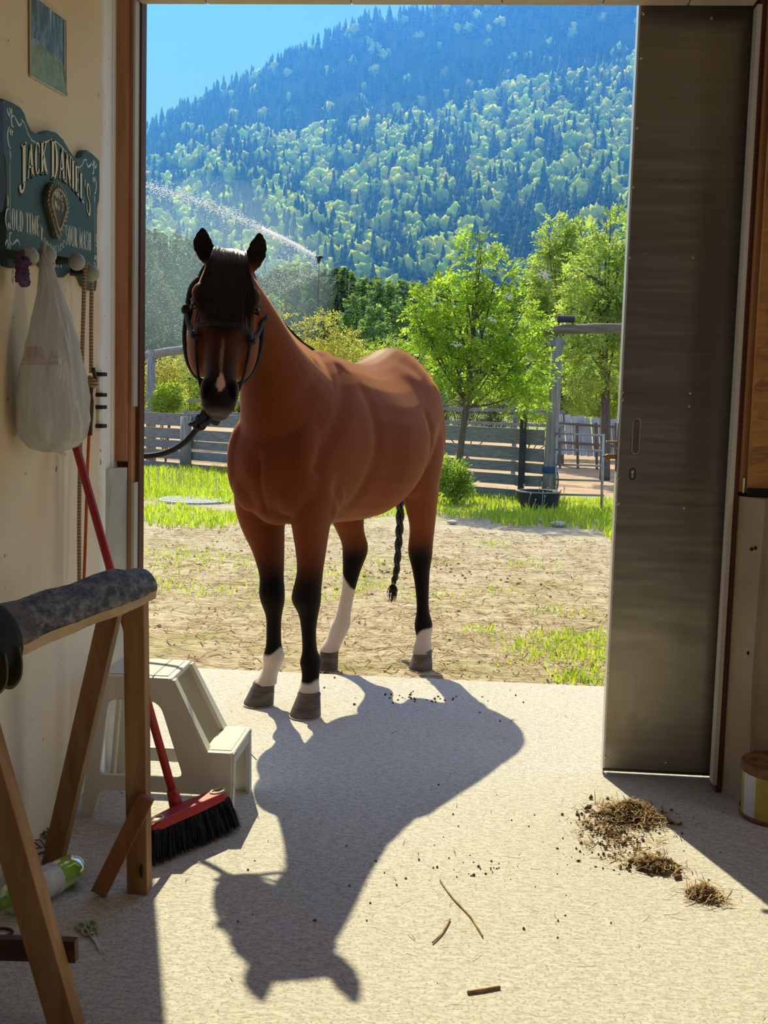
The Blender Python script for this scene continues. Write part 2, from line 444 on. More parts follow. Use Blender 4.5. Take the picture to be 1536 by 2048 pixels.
for z in (0, .12, .4, .7, .94, .972):
    d = .006 * math.sin(z * 9) - .02 * max(0, .1 - z) * 10
    R.append([Vector(p) for p in ((.855, 3.76, z), (.855, 3.70, z), (.885 + d * .3, 3.655, z), (.905 + d, 3.60, z), (.93, 3.63, z), (3.2, 3.63, z), (3.2, 3.76, z))])
pier = MB().rings(R).build('pier', M_pier, wf)
for px, py in ((1497, 1443), (1503, 1098), (1511, 1096), (1497, 1306)):
    p = AY(px, py, 3.628)
    MB().tube([p, p + Vector((0, -.004, 0))], .006, 8).build('bolt_hole', M_dark, wf)

# header planks over the doorway
edges = [-1.095, -.88, -.42, .05, .36, .62, .82]
for a, bb in zip(edges, edges[1:]):
    MB().box((a + .002, 3.675, 2.478), (bb - .002, 3.74, 2.62)).build('header_plank', M_beige, wf, bevel=.002)

# ---------------------------------------------------------------- sliding door, standing most of the way open
M_door, nt, b = newmat('door_sheet')
v = coords(nt, (1, 1, 1))
sm = noise(nt, coords(nt, (1.2, 1, 26)), 2.0, 4, .6)
mot = noise(nt, v, 9, 5, .7)
c = ramp(nt, sm, [(.25, (.30, .275, .22)), (.75, (.37, .345, .285))])
sxd = nt.nodes.new('ShaderNodeSeparateXYZ'); nt.links.new(coords(nt), sxd.inputs[0])
dirt = math_n(nt, 'MULTIPLY', ramp(nt, mot, [(.55, (0, 0, 0)), (.68, (1, 1, 1))]), math_n(nt, 'MULTIPLY', math_n(nt, 'SUBTRACT', 1.0, sxd.outputs[2]), .5, clamp=True))
c = mix(nt, dirt, c, (.20, .16, .11))
nt.links.new(c, b.inputs['Base Color']); b.inputs['Metallic'].default_value = .82
nt.links.new(ramp(nt, sm, [(.3, (.27, .27, .27)), (.7, (.36, .36, .36))]), b.inputs['Roughness'])
bump(nt, b, noise(nt, coords(nt, (.8, 1, 2.5)), 3, 2, .4), .18, .03)
XD, YD = .483, 3.832
door = bpy.data.objects.new('door_1', None); COL.objects.link(door); door.location = (1.2, YD, .02); WLOC['door_1'] = (1.2, YD, .02)
K(door, 'structure'); door['label'] = 'sliding door clad in dull metal sheet, pushed mostly open on the right of the doorway'
MB().box((XD + .012, YD + .002, .018), (1.98, YD + .05, 2.62)).build('door_core', M_redwood, door)
plate('door_sheet', [[(XD + .006, .018), (1.98, .018), (1.98, 2.62), (XD + .006, 2.62)]], .003, 'XZ', YD, M_door, door)
MB().box((XD, YD - .003, .014), (XD + .006, YD + .05, 2.62)).build('edge_channel', mat('bright_edge', (.75, .73, .70), rough=.4, metal=.6), door)
MB().box((XD + .002, YD - .004, .017), (1.98, YD + .006, .026)).build('bottom_rail', mat('door_rail', (.10, .09, .075), rough=.6, metal=.5), door)
def on_door(px, py): return AY(px, py, YD - .002)
scr = [(1286, 28), (1281, 116), (1273, 256), (1265, 374), (1258, 515), (1244, 785), (1244, 800), (1237, 896), (1235, 958), (1236, 1008), (1225, 1186), (1218, 1349), (1212, 1514),
       (1423, 36), (1386, 515), (1381, 786), (1379, 812), (1369, 1016), (1332, 1526)]
sd = None
for px, py in scr:
    p = on_door(px, py); r = .0055
    if sd is None:
        sd = MB().lathe(WLOC['door_1'], [(0, 0), (r, 0), (r * .8, .002), (r * .35, .0032), (0, .0032)], 10).build('screw', M_steel, door)
        sd.data.transform(Matrix.Rotation(math.pi / 2, 4, 'X')); o = sd
        pass
    else:
        o = sd.copy(); COL.objects.link(o)
    o.parent = door; o.location = p - Vector(WLOC['door_1'])
def stadium(c, w, h, n=10):
    out = []
    for i in range(n + 1): a = math.pi * i / n; out.append((c[0] + w * math.cos(a), c[1] + h - w + w * math.sin(a)))
    for i in range(n + 1): a = math.pi + math.pi * i / n; out.append((c[0] + w * math.cos(a), c[1] - h + w + w * math.sin(a)))
    return out
hc = on_door(1272, 872); kc = on_door(1265, 948)
rec = plate('handle_recess', [stadium((hc.x, hc.z), .013, .060), stadium((hc.x, hc.z), .010, .056)], .003, 'XZ', YD - .003, M_steel, door, bevel=.0006)
plate('recess_cup', [stadium((hc.x, hc.z), .0101, .0561)], .001, 'XZ', YD - .0018, mat('recess_shade', (.13, .105, .08), rough=.5), rec)
lk = plate('lock_plate', [stadium((kc.x, kc.z), .0095, .019), stadium((kc.x, kc.z), .0072, .0165)], .003, 'XZ', YD - .003, M_dark, door)
MB().ball((kc.x, YD - .003, kc.z + .008), (.006, .003, .006)).build('key_barrel', M_steel, lk, smooth=True)
MB().box((kc.x - .0035, YD - .0035, kc.z - .014), (kc.x + .0035, YD - .0015, kc.z + .004)).build('key_slot', M_steel, lk)
M_latch = mat('latch_bronze', [(.3, (.42, .24, .10)), (.7, (.55, .34, .16))], 20, rough=.4, metal=.7)
p = AY(1222, 884, YD + .02)
MB().box((p.x - .016, YD + .012, p.z - .0035), (XD + .004, YD + .03, p.z + .0035)).build('latch_pin', M_latch, door, bevel=.001)
p = AY(1226, 915, YD + .02)
plate('latch_hook', [[(XD + .003, p.z + .010), (XD - .030, p.z + .010), (XD - .044, p.z + .004), (XD - .030, p.z - .013), (XD - .026, p.z - .006), (XD - .018, p.z - .004), (XD + .003, p.z - .004)]], .014, 'XZ', YD + .022, M_latch, door, bevel=.001)
plate('strike_plate', [[(XD - .002, 1.03), (XD + .003, 1.03), (XD + .003, 1.19), (XD - .002, 1.19)]], .03, 'XZ', YD + .02, mat('strike_dark', (.06, .045, .035), rough=.5), door)

# ================================================================== whiskey board with pegs on the left wall
M_board = mat('board_green', [(.3, (.030, .066, .056)), (.7, (.044, .088, .072))], 3, rough=.5, spec=.4)
M_cream = mat('cream_letter', [(.3, (.80, .70, .44)), (.7, (.88, .79, .54))], 14, rough=.6)
M_white = mat('ivory_line', (.78, .76, .64), rough=.6)
M_letshadow = mat('letter_shade', (.008, .008, .008), rough=.6)
XS = -1.145                        # face of the board
yc = 3.117
sign = thing('peg_board', (XL, yc, 1.54), 'dark green wooden whiskey board with cream lettering and round pegs on the plaster wall', 'sign')
half_top = [(0, 1.938), (.05, 1.932), (.10, 1.913), (.14, 1.903), (.18, 1.905), (.205, 1.917), (.225, 1.936), (.25, 1.944), (.30, 1.943), (.36, 1.937)]
half_side = [(.362, 1.85), (.357, 1.82), (.342, 1.80), (.338, 1.77), (.338, 1.63), (.342, 1.60), (.338, 1.575), (.33, 1.551)]
half_bot = [(.29, 1.550), (.245, 1.556), (.22, 1.575), (.185, 1.588), (.13, 1.588), (.085, 1.575), (.05, 1.562), (0, 1.558)]
hs = half_top + half_side + half_bot
out = [(yc + d, z) for d, z in hs] + [(yc - d, z) for d, z in reversed(hs[1:-1])]
plate('board', [out], .020, 'YZ', XL + .011, M_board, sign, bevel=.0025)
def strip(pts, w, x=XS + .0012, taper=False):
    """flat painted line along pts in (y, z)"""
    mb = MB(); P = [Vector((p[0], p[1])) for p in pts]; v = []; n = len(P)
    for i, p in enumerate(P):
        d = (P[min(i + 1, n - 1)] - P[max(i - 1, 0)]).normalized(); nn = Vector((-d.y, d.x))
        ww = w * (1 - abs(2 * i / (n - 1) - 1) ** 2 * .85) if taper else w
        v += [(x, p.x - nn.x * ww / 2, p.y - nn.y * ww / 2), (x, p.x + nn.x * ww / 2, p.y + nn.y * ww / 2)]
    return v, [(2 * i, 2 * i + 2, 2 * i + 3, 2 * i + 1) for i in range(n - 1)]
mb = MB()
for sg in (1, -1):
    Y = lambda d: yc + sg * d
    mb.add(*strip([(Y(d), z - .022) for d, z in half_top[:7]] + [(Y(.245), 1.918)], .0035))
    mb.add(*strip([(Y(.318), z) for z in np.linspace(1.82, 1.66, 6)], .0022))
    for base, fl in (((.285, 1.895), 1), ((.30, 1.625), -1)):
        bx, bz = base
        curl = lambda *q: mb.add(*strip(spline([(Y(bx + a), bz + fl * c2) for a, c2 in q], 5), .006, taper=True))
        curl((-.045, .018), (-.028, .006), (-.008, .014), (.004, .022)); curl((.004, .022), (.022, .014), (.020, -.004), (.008, -.006))
        curl((.034, .016), (.030, .026), (.036, .034)); curl((.030, .012), (.044, .020), (.048, .030)); curl((.022, .018), (.020, .028), (.024, .036))
        curl((.034, -.010), (.046, -.030), (.040, -.055), (.026, -.062)); curl((.034, -.066), (.030, -.078), (.034, -.095)); curl((.012, -.016), (.020, -.022), (.016, -.030))
        curl((.024, -.014), (.030, -.022), (.026, -.030))
mb.build('vine_border', M_white, sign)

# letters drawn as strokes: thick stems, thin hairlines and bracket serifs
def seg(x0, y0, x1, y1, w):
    d = Vector((x1 - x0, y1 - y0)); n = Vector((-d.y, d.x)).normalized() * w / 2
    return [(x0 - n.x, y0 - n.y), (x1 - n.x, y1 - n.y), (x1 + n.x, y1 + n.y), (x0 + n.x, y0 + n.y)]
def arc(cx, cy, rx, ry, a0, a1, w0, w1=None, n=12):
    """quads of an arc whose width swells from w0 (ends, vertical) to w1 (sides)"""
    w1 = w1 or w0; q = []
    pr = None
    for i in range(n + 1):
        a = math.radians(a0 + (a1 - a0) * i / n); w = w0 + (w1 - w0) * abs(math.cos(a))
        o_ = (cx + rx * math.cos(a), cy + ry * math.sin(a)); i_ = (cx + (rx - w) * math.cos(a), cy + (ry - min(w, ry * .5) * (w0 / w if w else 1)) * math.sin(a))
        if pr: q.append([pr[0], o_, i_, pr[1]])
        pr = (o_, i_)
    return q
def V(x, a, bb, w): return [(x - w / 2, a), (x + w / 2, a), (x + w / 2, bb), (x - w / 2, bb)]
def Hh(x0, x1, y, h): return [(x0, y - h / 2), (x1, y - h / 2), (x1, y + h / 2), (x0, y + h / 2)]
TK, TN, SF = .20, .075, .055
def serif(x, y, w=.30): return Hh(x - w / 2, x + w / 2, y, SF)
GL = {
 'J': (.50, [V(.34, .1, 1, TK), serif(.34, .98, .34)] + arc(.20, .12, .215, .22, 180, 360, .07, .13)),
 'A': (.66, [seg(.10, 0, .33, 1, TN), seg(.56, 0, .35, 1, TK), Hh(.18, .50, .32, TN), serif(.10, .02, .2), serif(.56, .02, .28)]),
 'C': (.60, arc(.32, .5, .28, .5, 48, 312, .05, TK, 18) + [V(.515, .66, .88, .05)]),
 'K': (.66, [V(.14, 0, 1, TK), serif(.14, .02), serif(.14, .98), seg(.18, .42, .54, .97, TN), seg(.26, .56, .56, .02, TK), serif(.54, .98, .22), serif(.57, .02, .22)]),
 'D': (.66, [V(.16, 0, 1, TK), serif(.12, .02, .26), serif(.12, .98, .26)] + arc(.20, .5, .42, .5, -90, 90, .06, TK, 14)),
 'N': (.70, [V(.12, 0, 1, TN), V(.58, 0, 1, TN), seg(.12, .98, .58, .02, TK), serif(.10, .02, .2), serif(.10, .98, .22), serif(.58, .98, .22)]),
 'I': (.30, [V(.15, 0, 1, TK), serif(.15, .02), serif(.15, .98)]),
 'E': (.54, [V(.16, 0, 1, TK), Hh(.08, .48, .97, .06), Hh(.08, .50, .03, .06), Hh(.2, .38, .52, .05), V(.46, .8, .97, .05), V(.48, .03, .22, .05), V(.38, .42, .62, .04)]),
 'L': (.52, [V(.16, 0, 1, TK), serif(.16, .98), Hh(.06, .48, .03, .06), V(.46, .03, .26, .05)]),
 'S': (.52, arc(.26, .74, .21, .26, 40, 270, .055, .11) + arc(.26, .27, .22, .27, -140, 90, .055, .12) + [V(.42, .72, .90, .045), V(.07, .10, .28, .045)]),
 "'": (.16, [seg(.08, .98, .07, .72, .09)]),
 'O': (.62, arc(.31, .5, .28, .5, 0, 360, .05, TK, 24)),
 'T': (.56, [V(.28, 0, 1, TK), serif(.28, .02), Hh(.03, .53, .97, .06), V(.05, .8, .97, .05), V(.51, .8, .97, .05)]),
 'M': (.80, [V(.12, 0, 1, TN), V(.66, 0, 1, TK), seg(.14, .98, .38, .05, TK), seg(.38, .05, .64, .98, TN), serif(.11, .02, .2), serif(.66, .02, .26), serif(.1, .98, .2), serif(.68, .98, .24)]),
 'U': (.66, [V(.15, .3, 1, TK), V(.53, .3, 1, TN), serif(.15, .98, .28), serif(.53, .98, .22)] + arc(.34, .3, .265, .3, 180, 360, .06, .12)),
 'R': (.64, [V(.16, 0, 1, TK), serif(.14, .02, .28), serif(.10, .98, .2), seg(.30, .5, .56, .02, TK), serif(.57, .02, .16)] + arc(.22, .74, .30, .26, -90, 90, .05, .13)),
 'H': (.66, [V(.15, 0, 1, TK), V(.51, 0, 1, TK), Hh(.15, .51, .52, TN), serif(.15, .02, .26), serif(.15, .98, .26), serif(.51, .02, .26), serif(.51, .98, .26)]),
 'Y': (.60, [V(.30, 0, .5, TK), seg(.30, .45, .10, .98, TK), seg(.30, .45, .52, .98, TN), serif(.3, .02, .26), serif(.1, .98, .22), serif(.52, .98, .18)]),
 'W': (.86, [seg(.10, .98, .28, .02, TK), seg(.28, .02, .44, .9, TN), seg(.44, .98, .60, .02, TK), seg(.60, .02, .76, .98, TN), serif(.1, .98, .22), serif(.76, .98, .2)]),
 'e': (.46, arc(.23, .28, .2, .28, 0, 320, .055, .1, 14) + [Hh(.08, .42, .30, .05)]),
 'n': (.48, [V(.10, 0, .56, .1), V(.38, 0, .34, .1)] + arc(.24, .30, .19, .26, 0, 160, .06, .1)),
 's': (.38, arc(.19, .42, .14, .15, 30, 270, .05, .08, 10) + arc(.19, .15, .15, .15, -150, 90, .05, .08, 10)),
 'd': (.48, [V(.40, 0, 1, .1)] + arc(.23, .28, .2, .28, 0, 360, .055, .1, 14)),
 'l': (.20, [V(.10, 0, 1, .1)]),
 'o': (.46, arc(.23, .28, .2, .28, 0, 360, .055, .1, 14)),
 '7': (.46, [Hh(.04, .42, .95, .09), seg(.40, .94, .18, 0, .1)]),
 '.': (.18, [Hh(.05, .14, .04, .09)]),
 'u': (.48, [V(.10, .2, .56, .1), V(.38, 0, .56, .1)] + arc(.24, .22, .19, .22, 180, 360, .06, .1)),
 'm': (.66, [V(.10, 0, .56, .09), V(.33, 0, .4, .08), V(.56, 0, .4, .08)] + arc(.215, .36, .155, .2, 0, 170, .06, .08) + arc(.445, .36, .155, .2, 0, 170, .06, .08)),
 'b': (.48, [V(.08, 0, 1, .1)] + arc(.25, .28, .2, .28, 0, 360, .055, .1, 14)),
 'r': (.34, [V(.10, 0, .56, .1)] + arc(.22, .34, .13, .2, 20, 150, .07)),
 'Q': (.64, arc(.31, .5, .28, .5, 0, 360, .05, TK, 24) + [seg(.34, .2, .56, -.08, .1)]),
 ' ': (.28, []),
}
def word(text, fy, fz, fh, x, big=None, gap=.06):
    """quads of text; fy(t) gives y for t in 0..1, fz(y) the base line, fh(y) the height"""
    big = big or {}
    tot = sum((GL[ch][0] * big.get(i, 1) + gap) for i, ch in enumerate(text)); out = []; cur = 0
    for i, ch in enumerate(text):
        w, qs = GL[ch]; k = big.get(i, 1); mb = MB()
        for q in qs:
            v = []
            for gx, gy in q:
                y = fy((cur + gx * k) / tot); yy = fy((cur + w * k / 2) / tot)
                gy2 = gy * (1 + (k - 1) * 1.15) - (k - 1) * .62
                v.append((x, y, fz(y) + gy2 * fh(yy)))
            mb.add(v, [(0, 1, 2, 3)])
        cur += w * k + gap
        if mb.v: out.append(mb)
    return out
def print_word(mt_, nm, *a, **k):
    for mb in word(*a, **k): mb.build(nm, mt_, sign)
jz = lambda y: 1.825 - .92 * (y - 3.125) ** 2
jh = lambda y: .084 - .11 * (y - 3.13) ** 2
for dx, dy, dz, mt_ in ((.0012, -.005, -.005, M_letshadow), (.0030, 0, 0, M_cream)):
    print_word(mt_, 'letter' if mt_ is M_cream else 'letter_shade', "JACK DANIEL'S", lambda t: 2.853 + .545 * t + dy, lambda y: jz(y) + dz, jh, XS + dx, {0: 1.35, 5: 1.2, 12: 1.15})
print_word(M_white, 'small_letter', 'OLD TIME', lambda t: 2.806 + .185 * t, lambda y: 1.638 + .05 * (y - 2.8), lambda y: .054, XS + .0015)
print_word(M_white, 'small_letter', 'SOUR MASH', lambda t: 3.183 + .22 * t, lambda y: 1.652 + .04 * (y - 3.18), lambda y: .055, XS + .0015)
print_word(M_white, 'small_letter', 'Tennessee', lambda t: 2.995 + .185 * t, lambda y: 1.618 + 3.4 * (y - 3.085) ** 2, lambda y: .036, XS + .0015)
print_word(M_white, 'small_letter', 'WHISKEY', lambda t: 2.985 + .178 * t, lambda y: 1.583 + .3 * (y - 3.085) ** 2, lambda y: .030, XS + .0015)
# raised emblem: leafy rim around a drop-shaped plaque
em_c = (3.088, 1.741)
def drop(r, n=28):
    o = []
    for i in range(n):
        a = 2 * math.pi * i / n - math.pi / 2
        k = 1 + .42 * max(0, math.cos(a + math.pi / 2)) ** 3
        o.append((em_c[0] + r * 1.28 * math.cos(a) * (1 - .42 * max(0, -math.sin(a))), em_c[1] + r * k * math.sin(a)))
    return o
M_embd = mat('emblem_dark', [(.3, (.05, .045, .03)), (.7, (.12, .10, .06))], 60, rough=.6)
M_embl = mat('emblem_cream', [(.3, (.30, .25, .14)), (.7, (.46, .40, .25))], 80, rough=.6)
plate('emblem_back', [drop(.059)], .016, 'YZ', XS + .008, M_embd, sign, bevel=.003)
mb = MB()
for i in range(30):
    a = 2 * math.pi * i / 30; p = Vector(drop(.057, 30)[i]); d = (p - Vector(em_c)).normalized(); t_ = Vector((-d.y, d.x))
    tip = p + d * .012 + t_ * .007
    mb.add([(XS + .0165, *(p - t_ * .004)), (XS + .0165, *(p + t_ * .004)), (XS + .019, *tip), (XS + .0165, *(p - d * .008))], [(0, 1, 2), (0, 2, 3)])
mb.build('emblem_leaves', M_embl, sign)
plate('emblem_rim', [drop(.047), drop(.041)], .006, 'YZ', XS + .018, M_embl, sign)
plate('emblem_plaque', [drop(.041)], .004, 'YZ', XS + .016, M_embd, sign)
for tx, z0, w_, h_ in (('Old', 1.760, .060, .023), ('No 7', 1.731, .072, .023)):
    print_word(M_cream, 'emblem_letter', tx, lambda t: em_c[0] - w_ / 2 + w_ * t, lambda y: z0, lambda y: h_, XS + .0186)
# pegs
M_peg = mat('peg_gray', [(.3, (.30, .30, .25)), (.7, (.40, .40, .34))], 9, rough=.4, spec=.5)
for y, z in ((2.778, 1.572), (2.898, 1.590), (3.117, 1.598), (3.237, 1.580)):
    pg = MB().tube([(XS - .002, y, z + .004), (-1.10, y, z)], [.0125, .010], 10).build('peg', mat('peg_stem', (.06, .07, .06), rough=.5), sign, smooth=True)
    MB().ball((-1.088, y, z), .0235, 16, 12).build('knob', M_peg, pg, smooth=True)
# second, mostly hidden board edge beside it on the left
pl = plate('dark_plaque', [rpoly([(2.50, 1.66), (2.745, 1.67), (2.765, 1.74), (2.748, 1.82), (2.748, 1.93), (2.50, 1.92)], .02)], .02, 'YZ', XL + .016, mat('plaque_maroon', (.035, .02, .022), rough=.5), bevel=.003,
      tag=('dark maroon wooden plaque at the left edge beside the green whiskey board', 'plaque'))

# ================================================================== the mountain, its forest and the blue haze
def az(X, Y):            # bearing of a place, as the picture column where it stands
    d = np.stack([X, Y], -1); cy, sy = math.cos(YAW), math.sin(YAW)
    fx = d[..., 0] * cy + d[..., 1] * sy; fy = -d[..., 0] * sy + d[..., 1] * cy
    return 768 + F_PX * fx / np.maximum(fy, 1e-6)
RP = np.array([-500, -100, 150, 280, 340, 400, 500, 600, 720, 850, 950, 1040, 1100, 1200, 1300, 1500, 1900, 2400])
RZ = np.array([520, 420, 350, 305, 270, 240, 190, 140, 84, 66, 54, 28, -10, -70, -110, -130, -60, 60], float)
CP = np.array([-500, -100, 280, 380, 440, 600, 740, 850, 1000, 1100, 1280, 1500, 1900, 2400])
CZ = np.array([560, 450, 345, 330, 305, 290, 266, 238, 212, 186, 138, 90, 90, 160], float)
YB, YC, YR, YE = 440.0, 900.0, 1010.0, 1500.0
def elev(py): return (790 - py) / F_PX
def hill(p, Y):
    p = np.asarray(p, float); Y = np.asarray(Y, float)
    zc = elev(np.interp(p, CP, CZ)) * YC; zr = elev(np.interp(p, RP, RZ)) * YR
    t = np.clip((Y - YB) / (YC - YB), 0, 1)
    zf = zc * (t ** 1.12 + .018 * np.sin(t * 9 + p * .01) * t)
    t2 = np.clip((Y - YC) / (YR - YC), 0, 1)
    zb = zc + (zr - zc) * (t2 * .25 + .75 * t2 * t2 * (3 - 2 * t2)) - 5 * np.sin(np.pi * t2)
    z = np.where(Y <= YC, zf, zb) + 6 * np.sin(p * .021 + Y * .013) * np.clip((Y - YB) / 200, 0, 1) * np.clip((YR + 30 - Y) / 200, 0, 1)
    z = np.where(Y > YR, zr - (Y - YR) * .6, z)
    return z + CAM_H
def place(p, Y):         # world X of bearing p at distance Y
    tx = (p - 768) / F_PX; cy, sy = math.cos(YAW), math.sin(YAW)
    return Y * (tx * cy - sy) / (tx * sy + cy)
pg = np.linspace(-500, 2400, 120); yg = np.concatenate([np.linspace(YB, YC, 26), np.linspace(YC + 12, YR, 9), np.linspace(YR + 40, YE, 5)])
Pm, Ym = np.meshgrid(pg, yg, indexing='ij'); Xm = place(Pm, Ym); Zm = hill(Pm, Ym)
idx = np.arange(Pm.size).reshape(Pm.shape)
fq = np.stack([idx[:-1, :-1], idx[1:, :-1], idx[1:, 1:], idx[:-1, 1:]], -1).reshape(-1, 4)
M_mt = mat('forest_floor', [(.3, (.035, .055, .025)), (.7, (.07, .095, .04))], .02, rough=.95)
K(npmesh('mountain', np.stack([Xm, Ym, Zm], -1).reshape(-1, 3), fq, M_mt, smooth=True), 'structure')

def leafcrown(seed, sub=2):
    """a lumpy crown of unit width, sitting on z = 0"""
    bm = bmesh.new(); rng = np.random.default_rng(seed)
    bmesh.ops.create_icosphere(bm, subdivisions=sub + 1, radius=.5)
    v = np.array([tuple(q.co) for q in bm.verts]); f = np.array([[q.index for q in fc.verts] for fc in bm.faces]); bm.free()
    off = rng.uniform(0, 50, 3)
    d = np.array([mnoise.noise(Vector(q * 4.0 + off)) + .8 * mnoise.noise(Vector(q * 11 + off)) for q in v])
    v = v * (1 + .62 * d)[:, None]; v[:, 2] *= 1.0; v[:, 2] += .52
    return v, f
def spike(seed):
    rng = np.random.default_rng(seed); V, F, o = [], [], 0
    tiers, m = 6, 9
    for i in range(tiers):
        t = i / tiers; z0 = .05 + .95 * t; r = .20 * (1 - t) ** .9 + .015; a0 = rng.uniform(0, 6)
        V.append((0, 0, min(1.0, z0 + .27)))
        for k in range(m):
            a = a0 + 6.283 * k / m; rr = r * rng.uniform(.65, 1.25); V.append((rr * math.cos(a), rr * math.sin(a), z0 - .05 * rng.random()))
        for k in range(m): F.append((o, o + 1 + k, o + 1 + (k + 1) % m))
        o += m + 1
    return np.array(V), np.array(F)
M_far = [leafmat('far_leaf', [(.3, (.44, .56, .045)), (.7, (.64, .70, .08))], .26, .05, .85, .02), leafmat('far_leaf_green', [(.3, (.32, .46, .07)), (.7, (.46, .56, .10))], .26, .05, .85, .02)]
M_farc = leafmat('far_needle', [(.3, (.04, .075, .04)), (.7, (.08, .125, .06))], .15, .05, .85, .02)
rng = np.random.default_rng(77)
LC = [leafcrown(200 + i) for i in range(5)]; SP = [spike(300 + i) for i in range(4)]
NT = 9000
pT = rng.uniform(-120, 1560, NT)
zone = rng.random(NT)
Yt = np.where(zone < .72, YB + (YC + 6 - YB) * rng.random(NT) ** .8, YC + 6 + (YR - YC) * rng.random(NT))
Yt = np.where(zone > .94, YR - 6 * rng.random(NT), Yt)
Zt = hill(pT, Yt); Xt = place(pT, Yt)
patch_ = np.sin(pT * .013 + Yt * .02) + np.sin(pT * .031 - Yt * .011 + 2) + .8 * np.sin(pT * .06 + Yt * .05)
rear = Yt > YC + 12
is_con = rng.random(NT) < np.where(rear, np.where(zone > .94, .72, .90), np.where(patch_ > .5, .58, .24) + .12 * (Yt < 560) + .30 * np.clip((pT - 620) / 300, 0, 1) * (Yt < 680))
size = np.where(is_con, rng.uniform(10, 19, NT), rng.uniform(5.6, 9.8, NT))
order = np.argsort(Yt / size)              # the ones that show largest first
inview = (pT > 285) & (pT < 1272)
def solo(kind_con, protos, name, label, cat, group, mats_, count):
    done = 0; meshes = {}
    for j in order:
        if is_con[j] != kind_con or not inview[j] or done >= count: continue
        if Yt[j] < 520: continue
        k = int(rng.integers(len(protos))); mk = int(rng.integers(len(mats_)))
        if (k, mk) not in meshes:
            v, f = protos[k]; o = npmesh(name, v, f, mats_[mk], attr=np.ones((len(v), 3))); meshes[(k, mk)] = o
        else:
            o = meshes[(k, mk)].copy(); COL.objects.link(o)
        o.location = (Xt[j], Yt[j], Zt[j] - .06 * size[j]); o.rotation_euler = (0, 0, float(rng.uniform(0, 6.28)))
        s_ = size[j]; o.scale = (s_, s_, s_ * (1.0 if kind_con else float(rng.uniform(.95, 1.25))))
        T(o, label, cat, group); used[j] = True; done += 1
used = np.zeros(NT, bool)
solo(False, LC, 'broadleaf_tree', 'round yellow-green broadleaf tree on the lower mountain forest', 'tree', 'broadleaf trees on the mountain', M_far, 290)
solo(True, SP, 'mountain_conifer', 'small dark pointed conifer on the lower mountain forest', 'conifer', 'conifers on the mountain', [M_farc], 290)
def mass(mask, protos, name, mt_, label, cat):
    V_, F_, C_, o = [], [], [], 0
    for j in np.nonzero(mask)[0]:
        v, f = protos[int(rng.integers(len(protos)))]; a = rng.uniform(0, 6.28); ca, sa = math.cos(a), math.sin(a); s_ = size[j]
        x = v[:, 0] * ca - v[:, 1] * sa; y = v[:, 0] * sa + v[:, 1] * ca
        V_.append(np.stack([x * s_ + Xt[j], y * s_ + Yt[j], v[:, 2] * s_ * rng.uniform(.95, 1.25) + Zt[j] - .06 * s_], 1)); F_.append(f + o); o += len(v)
        tn = rng.uniform(.7, 1.25); C_.append(np.full((len(v), 3), tn) * np.array([rng.uniform(.8, 1.15), 1, rng.uniform(.7, 1.2)]))
    ob = K(npmesh(name, np.concatenate(V_), np.concatenate(F_), mt_, attr=np.concatenate(C_)), 'stuff'); T(ob, label, cat); return ob
mass(~used & ~is_con & (rng.random(NT) < .62), LC, 'broadleaf_forest', M_far[0], 'far yellow-green broadleaf forest covering the mountain slope', 'forest')
mass(~used & ~is_con & (rng.random(NT) < .38), LC, 'green_forest', M_far[1], 'far darker green broadleaf trees among the mountain forest', 'forest')
mass(~used & is_con, SP, 'conifer_forest', M_farc, 'far dark conifer forest on the steep upper mountain and its ridge', 'forest')

# air: a real body of thin blue haze over the valley
m_air = bpy.data.materials.new('valley_haze'); m_air.use_nodes = True
nt = m_air.node_tree; nt.nodes.clear()
o_ = nt.nodes.new('ShaderNodeOutputMaterial'); vs_ = nt.nodes.new('ShaderNodeVolumeScatter')
vs_.inputs['Color'].default_value = (.025, .135, 1.0, 1); vs_.inputs['Density'].default_value = HAZE; vs_.inputs['Anisotropy'].default_value = .45
nt.links.new(vs_.outputs[0], o_.inputs['Volume'])
hz = MB().box((-900, 240, -2), (900, 1060, 470)).build('valley_haze', m_air, org=(0, 0, 0))
K(hz, 'stuff'); T(hz, 'thin blue haze filling the valley in front of the forested mountain', 'haze')

# ================================================================== yard, paddock, meadow
M_yard, nt, b = newmat('yard_ground')
v = coords(nt)
n1 = noise(nt, coords(nt, (1, 2.6, 1)), 2.6, 6, .65); n2 = noise(nt, v, .55, 4, .6); n3 = noise(nt, coords(nt, (4, 12, 4)), 5, 4, .7)
c = ramp(nt, n1, [(.3, (.25, .19, .125)), (.5, (.40, .33, .23)), (.72, (.52, .45, .34))])
c = mix(nt, ramp(nt, n3, [(.52, (0, 0, 0)), (.66, (.8, .8, .8))]), c, (.55, .47, .33))
# dry grey further out, mossy green blotches
sxy = nt.nodes.new('ShaderNodeSeparateXYZ'); nt.links.new(v, sxy.inputs[0])
far = math_n(nt, 'MULTIPLY', math_n(nt, 'SUBTRACT', sxy.outputs[1], 7.0), .28, clamp=True)
c = mix(nt, math_n(nt, 'MULTIPLY', far, .55), c, (.47, .435, .38))
gr = ramp(nt, noise(nt, coords(nt, (1, 1.6, 1)), 1.1, 5, .7), [(.52, (0, 0, 0)), (.64, (.75, .75, .75))])
c = mix(nt, gr, c, (.27, .27, .10))
c = mix(nt, ramp(nt, noise(nt, coords(nt, (1, 2.2, 1)), 16, 5, .75), [(.40, (.7, .7, .7)), (.52, (0, 0, 0))]), c, (.17, .125, .08))
nt.links.new(c, b.inputs['Base Color']); b.inputs['Roughness'].default_value = .95; b.inputs['Specular IOR Level'].default_value = .1
bump(nt, b, n1, .8, .05)
